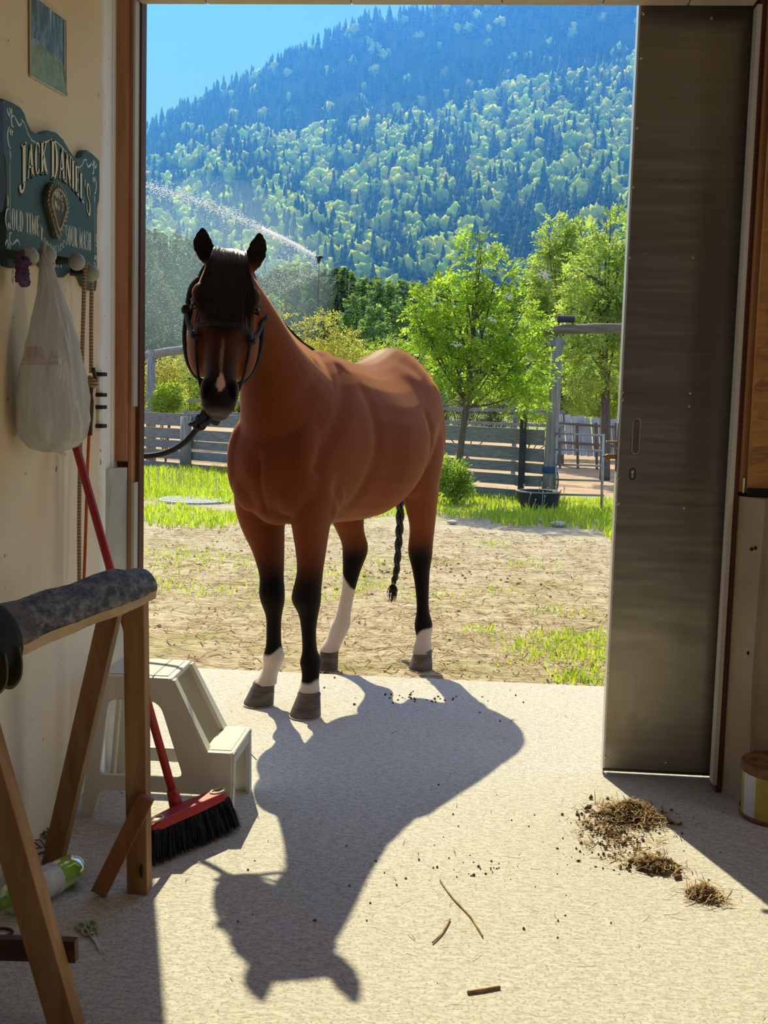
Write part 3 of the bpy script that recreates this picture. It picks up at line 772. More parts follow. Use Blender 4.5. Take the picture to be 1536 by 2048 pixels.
# yard surface: gently uneven grid
xs = np.linspace(-14, 14, 90); ys = np.concatenate([np.linspace(5.06, 15.5, 70)])
X, Y = np.meshgrid(xs, ys, indexing='ij')
Z = -.014 + .010 * np.sin(X * 2.3 + Y * 1.1) * np.sin(Y * 1.9 - X * .7) + .006 * np.sin(X * 7 + 1) * np.sin(Y * 6)
Z = np.minimum(Z, -.010); Z[:, 0] = -.02
idx = np.arange(X.size).reshape(X.shape)
fq = np.stack([idx[:-1, :-1], idx[1:, :-1], idx[1:, 1:], idx[:-1, 1:]], -1).reshape(-1, 4)
K(npmesh('ground', np.stack([X, Y, Z], -1).reshape(-1, 3), fq, M_yard, smooth=True), 'structure')
M_soil = mat('paddock_soil', [(.3, (.30, .19, .125)), (.5, (.40, .27, .19)), (.75, (.48, .35, .26))], 1.4, (1, 2, 1), .95, bmp=.5, bdist=.05)
K(MB().add([(-60, 15.5, -.03), (60, 15.5, -.03), (60, 42, -.03), (-60, 42, -.03)], [(0, 1, 2, 3)]).build('paddock_ground', M_soil, org=(0, 0, 0)), 'structure')
M_mead = mat('meadow', [(.3, (.14, .20, .05)), (.7, (.24, .30, .09))], .5, rough=.95)
K(MB().add([(-300, 42, -.05), (300, 42, -.05), (600, 520, -.05), (-600, 520, -.05)], [(0, 1, 2, 3)]).build('meadow_ground', M_mead, org=(0, 0, 0)), 'structure')

# grass: blades nobody could count
M_grass = leafmat('grass_blade', [(.3, (.30, .46, .05)), (.7, (.46, .60, .09))], .5)
def blades(x, y, h, w, rng=RNG):
    n = len(x); th = rng.uniform(0, 6.283, n); lean = rng.normal(0, .38, n)[:, None] * h[:, None]; lth = rng.uniform(0, 6.283, n)
    z = np.full(n, -.012); base = np.stack([x, y, z], 1)
    s_ = np.stack([np.cos(th), np.sin(th), np.zeros(n)], 1) * w[:, None]
    ld = np.stack([np.cos(lth), np.sin(lth), np.zeros(n)], 1)
    up = np.zeros((n, 3)); up[:, 2] = h
    mid = base + up * .55 + ld * lean * .35; tip = base + up + ld * lean
    v = np.stack([base - s_, base + s_, mid + s_ * .8, mid - s_ * .8, tip + s_ * .12, tip - s_ * .12], 1).reshape(-1, 3)
    i = np.arange(n)[:, None] * 6
    f = np.concatenate([i + np.array([0, 1, 2, 3]), i + np.array([3, 2, 4, 5])], 0)
    t = rng.uniform(.7, 1.25, n); col = np.stack([t * rng.uniform(.85, 1.3, n), t, t * rng.uniform(.6, 1.1, n)], 1)
    return v, f, np.repeat(col, 6, 0)
def fence_y(x): return np.interp(x, [-30, -4.4, .99, 2.2, 30], [34.0, 17.8, 14.5, 14.2, 9])
def scatter(n, x0, x1, y0, y1, keep, rng=RNG):
    x = rng.uniform(x0, x1, n * 4); y = rng.uniform(y0, y1, n * 4); k = keep(x, y); x, y = x[k][:n], y[k][:n]; return x, y
def fnoise(x, y, s=1.0):
    return np.sin(x * 2.1 * s + 1.3 * np.sin(y * 1.7 * s)) * np.sin(y * 2.6 * s + 1.1 * np.sin(x * 1.3 * s)) 
low = lambda x: np.interp(x, [-8, -3, -1.5, -.6, .2, 1.34, 3], [10.4, 10.6, 10.7, 12.3, 12.0, 10.95, 10.3])
def verge(x, y):
    in_ = (y > low(x) + .35 * fnoise(x, y, 1.4)) & (y < fence_y(x) + .3)
    bare = (x < -1.0) & (np.abs(y - (12.35 + .12 * np.sin(x * 3))) < .42 + .25 * fnoise(x, y, 1.2))
    return in_ & ~bare
x, y = scatter(30000, -6, 3.2, 10.2, 17.9, verge)
h = RNG.uniform(.05, .15, len(x)) * (1 + .5 * fnoise(x, y, .8)); h = np.clip(h * .78, .03, .18)
v, f, col = blades(x, y, h, RNG.uniform(.004, .010, len(x)))
o = K(npmesh('grass', v, f, M_grass, attr=col), 'stuff'); T(o, 'bright green grass verge along the foot of the board fence', 'grass')
pts = []
tuftc = [(G(px, py), r, n) for px, py, r, n in ((350, 1110, .5, 160), (330, 1160, .3, 90), (720, 1150, .3, 90), (1120, 1285, .34, 420), (1165, 1310, .30, 420), (1185, 1275, .25, 260), (1140, 1355, .12, 90), (1175, 1350, .16, 150), (980, 1085, .12, 50), (1130, 1220, .22, 80), (960, 1255, .10, 40), (660, 1190, .2, 60), (390, 1100, .5, 120), (500, 1125, .5, 140), (1050, 1130, .3, 60), (760, 1120, .3, 60), (640, 1140, .5, 150), (420, 1180, .35, 90), (330, 1130, .4, 120), (300, 1170, .3, 80), (760, 1175, .25, 70), (870, 1190, .25, 50), (1000, 1180, .2, 40))]
xx, yy, hh = [], [], []
for c2, r, n_ in tuftc:
    xx.append(RNG.normal(c2.x, r * .55, n_)); yy.append(RNG.normal(c2.y, r * .5, n_)); hh.append(RNG.uniform(.010, .040, n_))
xx, yy, hh = map(np.concatenate, (xx, yy, hh)); k = yy > 5.1
v, f, col = blades(xx[k], yy[k], hh[k], RNG.uniform(.0025, .006, k.sum()))
o = K(npmesh('weed_tufts', v, f, M_grass, attr=col), 'stuff'); T(o, 'low green weeds growing in patches in the dry yard', 'weeds')
# straw and clods over the yard
pp = []
vs, fs = straws(9000, (-.6, 8.0), (3.4, 3.0), .03, .14, .003, .009, 0, .08); k = None
vs2 = vs.copy(); pp.append((vs, fs))
pp.append(straws(1500, (.2, 6.0), (1.7, .85), .02, .10, .002, .005, 0, .08))
V_, F_ = merge(pp); V_[:, 2] -= .012
keepf = V_[F_][:, :, 1].min(1) > 5.08
o = K(npmesh('hay_litter', V_, F_[keepf], M_hay), 'stuff'); T(o, 'old hay trodden into the dry ground of the yard', 'hay')
pp = [clods(500, (-.5, 8.2), (4.2, 4.4), .004, .016, 0), clods(120, (.1, 5.5), (1.6, .5), .003, .010, 0)]
V_, F_ = merge(pp); V_[:, 2] -= .016
keepf = (V_[F_][:, :, 1].min(1) > 5.10) & (V_[F_][:, :, 1].max(1) < 12.5)
o = K(npmesh('dirt_clods', V_, F_[keepf], mat('clod', [(.3, (.26, .18, .12)), (.7, (.44, .34, .24))], 9, rough=.95)), 'stuff'); T(o, 'small clods of dried mud and dung lying about the yard', 'dirt')
# dry flower stalks in the verge
mb = MB()
for i in range(60):
    px = random.choice([random.uniform(280, 440), random.uniform(990, 1130)]); p = G(px, random.uniform(960, 985) if px < 600 else random.uniform(1000, 1032)); hgt = random.uniform(.12, .26)
    q = p + Vector((random.gauss(0, .02), random.gauss(0, .02), hgt)); mb.tube([p - Vector((0, 0, .02)), q], [.004, .003], 4); mb.ball(q, (.008, .008, .014), 5, 4)
o = K(mb.build('seed_stalks', mat('seed_stalk', [(.3, (.45, .42, .22)), (.7, (.60, .56, .36))], 10)), 'stuff'); T(o, 'thin pale seed stalks standing in the grass by the fence', 'grass')
# iron lid half buried in the grass
lc = G(388, 1001); lidc = thing('ribbed_lid', tuple(lc + Vector((0, 0, -.012))), 'round ribbed grey metal lid lying flat in the grass left of the horse', 'lid')
MB().lathe(lc, [(0, -.012), (.40, -.012), (.40, .014), (.385, .018), (0, .018)], 36).build('disc', mat('lid_gray', [(.3, (.38, .39, .38)), (.7, (.50, .51, .50))], 6, rough=.6), lidc)
mb = MB()
for i in range(-9, 10):
    hx = .37 ** 2 - (i * .039) ** 2
    if hx > 0: mb.bar(lc + Vector((i * .039, -math.sqrt(hx), .020)), lc + Vector((i * .039, math.sqrt(hx), .020)), .016, .010)
mb.build('ribs', MATS['lid_gray'], lidc)
# stones by the verge
M_stone = mat('field_stone', [(.3, (.36, .34, .30)), (.7, (.52, .49, .44))], 6, rough=.9, bmp=.4, bdist=.01)
def rock(name, c, r, lab):
    mb = MB(); R = []
    for i in range(1, 7):
        t = math.pi * i / 7; R.append([Vector(c) + Vector((r[0] * math.sin(t) * math.cos(a) * (1 + .18 * math.sin(3 * a + i)), r[1] * math.sin(t) * math.sin(a), r[2] * (-math.cos(t)) + r[2] * .5)) for a in np.linspace(0, 6.283, 11)[:-1]])
    return mb.rings(R).build(name, M_stone, smooth=True, tag=(lab, 'stone'))
rock('stone', G(1118, 1052), (.085, .06, .035), 'pale flat stone at the edge of the verge in front of the rubber tub')
rock('stone', G(1086, 1043), (.05, .04, .025), 'small pale stone just left of the larger flat stone')
rock('stone', G(905, 1046), (.06, .05, .02), 'low grey stone where the verge meets the dirt beside the hind leg')

# ---------------------------------------------------------------- fences, gate posts, gate
M_fb = mat('fence_board', [(.28, (.13, .138, .132)), (.5, (.215, .222, .208)), (.75, (.31, .31, .29))], 4, (.7, 4, 14), .85, bmp=.3, bdist=.006)
M_post = mat('weathered_post', [(.3, (.17, .165, .15)), (.55, (.29, .28, .255)), (.78, (.42, .40, .365))], 4, (9, 9, .8), .85, bmp=.5, bdist=.008)
M_dkpost = mat('dark_steel_post', [(.3, (.025, .030, .034)), (.7, (.05, .058, .062))], 6, rough=.5)
FB = [(.015, .105), (.165, .300), (.33, .455), (.48, .645), (.69, .885)]
def yfence(name, pts, label):
    t = thing(name, (*pts[0], -.02), label, 'fence')
    for i, (a, c2) in enumerate(zip(pts, pts[1:])):
        a = Vector((*a, 0)); c2 = Vector((*c2, 0)); d = (c2 - a).normalized(); nn = Vector((d.y, -d.x, 0))
        if nn.y > 0: nn = -nn
        for z0, z1 in FB:
            k0, k1 = random.gauss(0, .006), random.gauss(0, .006)
            MB().bar(a + Vector((0, 0, (z0 + z1) / 2 + k0)) + nn * .02, c2 + Vector((0, 0, (z0 + z1) / 2 + k1)) + nn * .02, .032, z1 - z0).build('board', M_fb, t, bevel=.004)
    return t
dirf = Vector((5.39, -3.3)).normalized()
fp = lambda x: (x, float(fence_y(x)))
t = yfence('board_fence', [fp(-9.0), fp(-6.6), fp(-4.4), fp(-2.2), fp(-.9)], 'weathered grey board fence behind the horse, left stretch with a wooden post')
for x in (-6.6, -4.4, -2.2):
    p = fp(x); MB().tube([(p[0], p[1] - .02 if x == -4.4 else p[1] + .10, -.05), (p[0], p[1] - .02 if x == -4.4 else p[1] + .1, .90)], [.092, .082], 10).build('post', M_post, t, smooth=True) if x != -4.4 else MB().tube([(p[0] - .03, p[1] - .11, -.05), (p[0] - .03, p[1] - .11, .84)], [.092, .086], 12).build('post', M_post, t, smooth=True)
t = yfence('board_fence', [fp(-.9), fp(.60), fp(.93)], 'weathered grey board fence right of the horse, with a dark steel post')
MB().bar((.655, 14.58, -.05), (.655, 14.58, 1.07), .082, .06, up=(0, 1, 0)).build('steel_post', M_dkpost, t, bevel=.004)
# pipe rail fence further back
t = thing('rail_fence', (-5.0, 21.0, -.03), 'thin rail fence running behind the board fence across the paddock', 'fence')
M_rail = mat('rail_gray', [(.3, (.16, .17, .17)), (.7, (.26, .27, .27))], 4, (.6, 5, 5), .7)
for z in (.62, .83, 1.05):
    MB().bar((-7.5, 22.5, z), (1.45, 18.2, z + .02), .045, .05).build('rail', M_rail, t)
for x in (-6.5, -4.1, -1.7, .7):
    y = 22.5 + (x + 7.5) / 8.95 * -4.3; MB().bar((x, y + .06, -.03), (x, y + .06, 1.15), .07, .07, up=(0, 1, 0)).build('post', M_rail, t)

gp = AY(1096, 1005, 14.48)
GX, GY = gp.x, 14.48
arch = thing('gate_arch', (GX, GY, -.02), 'tall weathered log post with a log beam across its top, at the paddock gate', 'gate arch')
MB().tube([(GX + .0, GY, -.03), (GX + .01, GY, .55), (GX + .02, GY, 1.2), (GX + .03, GY, 2.02)], [.092, .082, .078, .070], 12).build('post', M_post, arch, smooth=True)
b0_ = AY(1072, 661, GY - .02); b1_ = AY(1238, 657, GY - .02); bd_ = (b1_ - b0_)
MB().tube([b0_ + Vector((0, 0, -.01)), b0_ + bd_ * .3, b0_ + bd_ * .7 + Vector((0, 0, .01)), b0_ + bd_ * 1.0, b0_ + bd_ * 2.1, b0_ + bd_ * 2.6], [.055, .060, .062, .064, .066, .066], 12).build('beam', mat('beam_log', [(.3, (.10, .085, .065)), (.55, (.19, .165, .13)), (.78, (.30, .27, .22))], 4, (.8, 8, 8), .85, bmp=.5, bdist=.008), arch, smooth=True)
MB().box((GX - .09, GY - .05, 1.93), (GX + .13, GY + .05, 1.99)).build('bracket', M_post, arch)
p = AY(1285, 1000, GY); MB().tube([(b0_.x + bd_.x * 2.3, GY, -.03), (b0_.x + bd_.x * 2.3, GY, b0_.z)], [.085, .07], 12).build('post', M_post, arch, smooth=True)
lampc = AY(1132, 638, GY - .02)
lt_ = thing('barrel_lamp', tuple(lampc - Vector((0, 0, .06))), 'dark blue-black cylinder lamp lying on the log beam of the gate', 'lamp')
MB().tube([lampc + Vector((-.108, 0, .0)), lampc + Vector((-.10, 0, 0)), lampc + Vector((.10, 0, .0)), lampc + Vector((.108, 0, 0))], [.036, .045, .045, .036], 18).build('barrel', mat('lamp_navy', (.016, .022, .034), rough=.35, spec=.5), lt_, smooth=False)
for s_ in (-.085, .08): MB().bar(lampc + Vector((s_, 0, -.03)), lampc + Vector((s_, 0, -.075)), .014, .03, up=(0, 1, 0)).build('foot', M_black, lt_)
M_blue = mat('blue_twine', [(.3, (.02, .06, .16)), (.7, (.05, .13, .30))], 20, rough=.8)
mb = MB(); rz = AY(1096, 940, GY).z
for k in range(4):
    mb.tube([(GX + .008 + .088 * math.cos(a), GY + .088 * math.sin(a), rz + k * .018 - .025 + .008 * math.sin(a + k)) for a in np.linspace(0, 6.283, 19)], .010, 6)
mb.tube(spline([(GX + .085, GY - .03, rz), (GX + .105, GY - .05, rz - .06), (GX + .11, GY - .05, rz - .16), (GX + .10, GY - .05, rz - .24)], 5), .009, 6)
mb.build('twine', M_blue, smooth=True, tag=('blue twine wound round the tall gate post with a loose end', 'rope'))
# tubular gate standing open
M_pipe = mat('gate_pipe', [(.3, (.30, .31, .31)), (.7, (.44, .45, .45))], 6, rough=.4, metal=.7)
gt = thing('pipe_gate', (GX + .15, GY - .05, 0), 'grey tubular steel gate of six rails hung on the tall log post', 'gate')
ys_ = [867, 899, 929, 959, 989, 1019]; ye = [870, 901, 931, 961, 990, 1018]
g0 = GY - .06; g1 = 13.15
zt = None
for a, e in zip(ys_, ye):
    A_ = AY(1112, a, g0); B_ = AY(1207, e + 1, g1); MB().tube([A_, B_], .0125, 10).build('rail', M_pipe, gt, smooth=True)
A_ = AY(1207, 871, g1)
for px_, y_, k in ((1207, g1, 0), (1112, g0, 1)):
    Tt, Bb = AY(px_, 868, y_), AY(px_ - (5 if k == 0 else 2), 1040 if k == 0 else 1022, y_)
    MB().tube([Tt, Vector((Bb.x if k else Tt.x + (Bb.x - Tt.x), y_, max(Bb.z, .0)))], .016, 10).build('upright', M_pipe, gt, smooth=True)
# grey plank fence behind the gate
pf = thing('plank_fence', tuple(AY(1180, 916, 22)), 'pale grey vertical plank fence leaning behind the pipe gate', 'fence')
M_plank = mat('plank_silver', [(.3, (.36, .37, .40)), (.55, (.52, .53, .56)), (.78, (.70, .70, .72))], 3, (6, 6, .9), .85, bmp=.3, bdist=.006)
for i, px in enumerate(np.arange(1108, 1330, 13.5)):
    top = 829 + (px - 1110) * .075 + random.uniform(-3, 3); bot = 908 + (px - 1110) * .07
    Tt = AY(px + random.uniform(-2, 2), top, 22.0); Bb = AY(px + 5, bot, 22.0); 
    MB().bar(Vector((Bb.x, 22 - random.uniform(0, .03), max(Bb.z, -.03))), Vector((Tt.x, 22.05, Tt.z)), .118, .022, up=(0, 1, 0)).build('plank', M_plank, pf)
for yv in (846, 884):
    MB().bar(AY(1108, yv, 21.93), AY(1330, yv + 15, 21.93), .04, .045).build('rail', mat('rail_brown', (.17, .13, .115)), pf)
for px in (1118, 1154, 1192, 1232): MB().bar(AY(px, 846, 21.95), Vector((AY(px + 3, 910, 21.95).x, 21.95, -.03)), .045, .05, up=(0, 1, 0)).build('post', MATS['rail_brown'], pf)
# left arch
la = thing('left_arch', tuple(AY(301, 850, 19.6)), 'grey pole arch with a bowed top beam beyond the board fence, left of the horse', 'gate arch'); la.name = 'pole_arch'
WLOC[la.name] = tuple(la.location)
lx = AY(303, 760, 19.6).x
MB().tube([(lx, 19.6, -.03), (lx - .01, 19.6, 1.92)], [.09, .075], 10).build('post', M_post, la, smooth=True)
q = [AY(px, py, 19.6 + k) for px, py, k in ((292, 712, 0), (340, 703, .02), (395, 699, .04), (470, 699, .06), (545, 706, .08), (600, 718, .1))]
MB().tube(spline(q, 5), .075, 10).build('beam', M_post, la, smooth=True)
xr = AY(585, 800, 19.7).x; MB().tube([(xr, 19.7, -.03), (xr, 19.7, 1.85)], [.09, .075], 10).build('post', M_post, la, smooth=True)
# feed tub
tc_ = G(1073, 1012); tub = thing('rubber_tub', (tc_.x, tc_.y - .35, -.015), 'low round black rubber tub in the grass below the steel post', 'tub')
tc_ = Vector((tc_.x, tc_.y - .35, 0)); R1 = .245
MB().lathe(tc_, [(R1 * .88, -.015), (R1 * .93, .06), (R1 * .98, .16), (R1 * 1.0, .20), (R1 * .96, .205), (R1 * .93, .17), (R1 * .86, .03), (0, .02)], 32).build('tub_wall', mat('rubber', [(.3, (.012, .016, .018)), (.7, (.03, .035, .036))], 8, rough=.7), tub, smooth=True)
MB().tube([tc_ + Vector((R1 * 1.0 * math.cos(a), R1 * 1.0 * math.sin(a), .203)) for a in np.linspace(0, 6.283, 33)], .010, 8).build('rim', mat('rubber_worn', (.22, .23, .23), rough=.6), tub, smooth=True)

# ---------------------------------------------------------------- leafy trees and shrubs
M_bark = mat('bark', [(.3, (.085, .065, .045)), (.7, (.18, .145, .105))], 8, (4, 4, 1), .9, bmp=.4, bdist=.01)
M_leafA = leafmat('leaf_rowan', [(.3, (.22, .38, .05)), (.7, (.37, .52, .08))], .55, 2)
M_leafB = leafmat('leaf_pale', [(.3, (.28, .42, .11)), (.7, (.42, .54, .18))], .5, 1.5)
M_leafC = leafmat('leaf_shrub', [(.3, (.24, .38, .07)), (.7, (.38, .50, .10))], .5, 2)
M_leafD = leafmat('leaf_blue', [(.3, (.07, .12, .09)), (.7, (.13, .19, .14))], .25, 2)
M_leafE = leafmat('leaf_yellow', [(.3, (.36, .40, .10)), (.7, (.52, .50, .16))], .5, 2)
def leaf_quads(c, d, s_, L, W):
    """rhombic leaves: centres of base c, direction d, side s_, length L, width W"""
    L = L[:, None]; W = W[:, None]
    nrm = np.cross(d, s_)
    v = np.stack([c, c + d * L * .5 + s_ * W * .5 + nrm * L * .08, c + d * L, c + d * L * .5 - s_ * W * .5 + nrm * L * .08], 1).reshape(-1, 3)
    i = np.arange(len(c))[:, None] * 4
    return v, i + np.array([0, 1, 2, 3])
def unit(a): return a / np.maximum(np.linalg.norm(a, axis=1, keepdims=True), 1e-9)
def crown_points(blobs, n, rng, shell=.55):
    w = np.array([b_[3] * b_[4] * b_[5] for b_ in blobs]); w = w / w.sum(); ks = rng.choice(len(blobs), n, p=w)
    B = np.array(blobs)[ks]; d = unit(rng.normal(size=(n, 3))); r = rng.uniform(shell, 1, n)[:, None]
    return B[:, :3] + d * r * B[:, 3:6], d
def foliage(blobs, nspray, leaflen, per, rng, droop=.25):
    """compound sprays: each a short rachis with paired leaflets"""
    c, d = crown_points(blobs, nspray, rng)
    d = unit(d + rng.normal(0, .55, d.shape) + np.array([0, 0, -droop])); s0 = unit(np.cross(d, rng.normal(0, .5, d.shape) + np.array([0, 0, 1])))
    V, F, Cc, o = [], [], [], 0
    tone = rng.uniform(.65, 1.3, nspray)
    for k in range(per):
        sg = 1 if k % 2 else -1; t = (k // 2 + .6) / (per / 2 + .5)
        base = c + d * (leaflen * 2.0 * t)
        ld = unit(d * .45 + s0 * sg + rng.normal(0, .15, d.shape)) if k < per - 1 else d
        ls = unit(np.cross(ld, np.cross(d, s0)) + rng.normal(0, .25, d.shape))
        L = leaflen * rng.uniform(.7, 1.2, nspray); v, f = leaf_quads(base, ld, ls, L, L * .42)
        V.append(v); F.append(f + o); o += len(v)
        tt = tone * rng.uniform(.85, 1.15, nspray); Cc.append(np.repeat(np.stack([tt * rng.uniform(.9, 1.15, nspray), tt, tt * .9], 1), 4, 0))
    return np.concatenate(V), np.concatenate(F), np.concatenate(Cc)
def leafy(name, base, trunk, blobs, nspray, leaflen, per, mt_, label, cat, group=None, tr=.05, nb=10, seed=1, twigs=True):
    rng = np.random.default_rng(seed); t = thing(name, tuple(base), label, cat, group)
    base = Vector(base)
    if trunk:
        top = Vector(trunk[-1]); pts = spline([base] + [Vector(q) for q in trunk], 5)
        MB().tube(pts, [tr * (1 - .45 * i / (len(pts) - 1)) for i in range(len(pts))], 9).build('trunk', M_bark, t, smooth=True)
        mb = MB()
        for i in range(nb):
            bl = blobs[i % len(blobs)]; d = rng.normal(size=3); d /= np.linalg.norm(d)
            e = Vector(bl[:3]) + Vector((d[0] * bl[3] * .7, d[1] * bl[4] * .7, abs(d[2]) * bl[5] * .7))
            s_ = pts[rng.integers(int(len(pts) * .45), len(pts))]
            m1 = s_.lerp(e, .45) + Vector((0, 0, -.06 * (e - s_).length)) 
            mb.tube(spline([s_, m1, e], 4), [tr * .42 * (1 - .8 * k / 8) for k in range(9)], 6)
        mb.build('branches', M_bark, t, smooth=True)
    v, f, col = foliage(blobs, nspray, leaflen, per, rng)
    K(npmesh('foliage', v, f, mt_, t, attr=col), 'stuff')
    return t
def blob(px, py, rx, ry, Y, depth=.9):
    c2 = AY(px, py, Y); k = Y / F_PX; return (c2.x, c2.y, c2.z, rx * k, rx * k * depth, ry * k)
YT = 13.9
rb = G(914, 985); rb = AY(913, 990, YT); rb.z = -.02
tr_ = [AY(921, 900, YT), AY(930, 830, YT), AY(936, 790, YT), AY(945, 700, YT), AY(950, 560, YT)]
rblobs = [blob(945, 530, 40, 60, YT), blob(900, 600, 70, 52, YT), blob(1000, 560, 48, 60, YT), blob(1030, 640, 62, 62, YT), blob(940, 660, 100, 70, YT), blob(850, 640, 42, 60, YT), blob(870, 720, 62, 60, YT), blob(960, 740, 86, 60, YT), blob(1050, 735, 62, 60, YT), blob(1050, 800, 48, 36, YT), blob(960, 488, 22, 30, YT), blob(830, 590, 22, 34, YT)]
leafy('rowan_tree', rb, tr_, rblobs, 1650, .062, 9, M_leafA, 'young rowan tree with bright green leaves standing in front of the board fence', 'tree', tr=.045, nb=26, seed=3)
# white blossom heads on the rowan
mb = MB()
for px, py in ((912, 690), (1092, 552), (1085, 548), (985, 640), (1018, 592)):
    c2 = AY(px, py, YT - .45)
    for i in range(14): mb.ball(c2 + Vector((random.gauss(0, .028), random.gauss(0, .015), random.gauss(0, .02))), .011, 6, 4)
rw = bpy.data.objects['rowan_tree']
K(mb.build('blossom', mat('blossom_white', (.8, .76, .68)), rw), 'stuff')
# taller trees at the right, behind the gate arch
def tree_at(name, px, Y, trunk_px, blobs, n, ll, mt_, label, seed, per=9, tr=.09, nb=16, group=None):
    b_ = AY(px, 900, Y); b_.z = -.03
    return leafy(name, b_, [AY(a, c2, Y) for a, c2 in trunk_px], [blob(*q, Y) for q in blobs], n, ll, per, mt_, label, 'tree', group, tr=tr, nb=nb, seed=seed)
tree_at('broadleaf_tree', 1212, 19.0, [(1211, 840), (1210, 770), (1205, 690), (1200, 560)], [(1200, 560, 75, 90), (1230, 480, 50, 60), (1180, 640, 70, 70), (1215, 720, 90, 60), (1290, 600, 90, 120), (1160, 740, 56, 48)], 2600, .075, M_leafB, 'tall pale green tree with a dark trunk rising behind the plank fence', 11)
tree_at('broadleaf_tree', 1120, 23.0, [(1122, 830), (1126, 740), (1122, 600)], [(1120, 560, 60, 90), (1110, 480, 36, 50), (1100, 660, 60, 80), (1130, 760, 70, 70), (1150, 510, 40, 70)], 2300, .085, M_leafB, 'pale green tree standing left of the tall one, behind the gate post', 12)
tree_at('broadleaf_tree', 1300, 26.0, [(1300, 800), (1300, 700)], [(1300, 640, 110, 150), (1240, 760, 90, 80), (1180, 790, 80, 50), (1320, 480, 80, 80)], 2200, .10, M_leafC, 'dense green tree behind the plank fence, mostly behind the metal door', 13)
def shrub(name, px, py, Y, blobs, n, ll, mt_, label, seed, per=5, group=None, cat='shrub'):
    b_ = AY(px, py, Y); b_.z = -.03
    t = leafy(name, b_, None, [blob(*q, Y) for q in blobs], n, ll, per, mt_, label, cat, group, seed=seed)
    mb = MB(); b_ = Vector(b_)
    for q in blobs:
        bl = blob(*q, Y); mb.tube(spline([b_ + Vector((random.gauss(0, .05), 0, 0)), b_.lerp(Vector(bl[:3]), .5) + Vector((random.gauss(0, .05), 0, 0)), Vector(bl[:3])], 3), [.012] * 4 + [.007] * 3, 5)
    mb.build('stems', M_bark, t, smooth=True); return t
shrub('garden_shrub', 908, 990, 13.6, [(905, 955, 26, 26), (918, 965, 20, 22), (893, 965, 18, 22), (885, 940, 12, 20)], 520, .055, M_leafC, 'small leafy shrub at the foot of the rowan trunk', 21)
shrub('garden_shrub', 335, 830, 19.0, [(335, 800, 26, 28), (322, 815, 18, 20), (350, 790, 14, 22)], 620, .06, M_leafC, 'round bright green bush just behind the board fence, under the pole arch', 22)
shrub('garden_shrub', 330, 850, 24.0, [(330, 750, 26, 36), (350, 735, 26, 26), (318, 780, 20, 30), (345, 790, 30, 34)], 900, .055, M_leafE, 'yellowish bush behind the round green bush, inside the pole arch', 23)
shrub('garden_shrub', 385, 850, 25.5, [(380, 745, 32, 44), (400, 780, 36, 40), (420, 740, 36, 44), (450, 780, 40, 46), (365, 800, 28, 30)], 1500, .055, M_leafC, 'dull green bush beside the horse\'s muzzle, inside the pole arch', 24)
shrub('garden_shrub', 285, 850, 23.0, [(283, 770, 18, 38), (276, 745, 14, 28), (290, 790, 14, 30), (262, 780, 22, 40)], 520, .06, M_leafE, 'yellow-green bush next to the left door jamb', 25)
shrub('garden_shrub', 640, 830, 27.0, [(640, 672, 46, 46), (600, 690, 36, 40), (690, 700, 40, 40), (570, 650, 20, 36), (655, 640, 26, 22), (720, 720, 36, 30), (540, 700, 46, 60), (640, 740, 110, 60)], 2600, .075, M_leafE, 'yellow-green maple bush behind the horse\'s neck and back', 26)
shrub('garden_shrub', 780, 850, 30.0, [(770, 720, 50, 40), (820, 740, 50, 60), (860, 800, 60, 50), (800, 690, 26, 30)], 1500, .085, M_leafC, 'green bush behind the horse\'s croup, left of the rowan', 27)
shrub('juniper_bush', 930, 850, 24.0, [(905, 820, 36, 46), (960, 815, 50, 40), (1010, 830, 40, 30), (870, 830, 30, 40)], 2400, .05, M_leafD, 'bluish dark bush seen under the rowan crown above the fence', 28)
shrub('garden_shrub', 1060, 850, 26.0, [(1050, 800, 50, 40), (1090, 790, 50, 60), (1010, 790, 50, 40), (1150, 790, 60, 40), (1230, 800, 60, 36)], 2000, .07, M_leafA, 'bright green bush between the rowan and the gate post', 29)

# ---------------------------------------------------------------- conifers of the middle distance
M_con1 = leafmat('needle_dark', [(.3, (.075, .125, .08)), (.7, (.14, .20, .115))], .32, .5, .9, .03)
M_con2 = leafmat('needle_mid', [(.3, (.19, .31, .15)), (.7, (.29, .42, .20))], .42, .5, .9, .03)
def conifer_mesh(nb, per, r, seed, top=.85, droop=.35, leaf=.030, lift=.0):
    """a crown of unit height: many drooping branches carrying small needle sprays"""
    rng = np.random.default_rng(seed); P, D, T_n = [], [], []
    for i in range(nb):
        z = .05 + .93 * (i + rng.random()) / nb; L = r * ((1 - z) ** top) * rng.uniform(.72, 1.18) + .012
        a = rng.uniform(0, 6.283); ca, sa = math.cos(a), math.sin(a); m = max(4, int(per * (.35 + .65 * L / r)))
        t = rng.uniform(.12, 1, m) ** .7; side = rng.normal(0, .16, m) * L * (1.1 - .5 * t)
        P.append(np.stack([ca * L * t - sa * side, sa * L * t + ca * side, z + lift * L * t - droop * L * t * t + rng.normal(0, .010, m)], 1))
        D.append(np.stack([ca - sa * rng.normal(0, .6, m), sa + ca * rng.normal(0, .6, m), -droop + rng.normal(0, .35, m)], 1)); T_n.append(np.full(m, rng.uniform(.7, 1.3)) * rng.uniform(.8, 1.2, m))
    P, D, T_n = np.concatenate(P), unit(np.concatenate(D)), np.concatenate(T_n); n_ = len(P)
    S_ = unit(np.cross(D, rng.normal(0, .6, (n_, 3)) + np.array([0, 0, 1.])))
    v, f = leaf_quads(P, D, S_, leaf * rng.uniform(.7, 1.4, n_), leaf * .55 * rng.uniform(.7, 1.3, n_))
    return v, f, np.repeat(np.stack([T_n] * 3, 1), 4, 0)
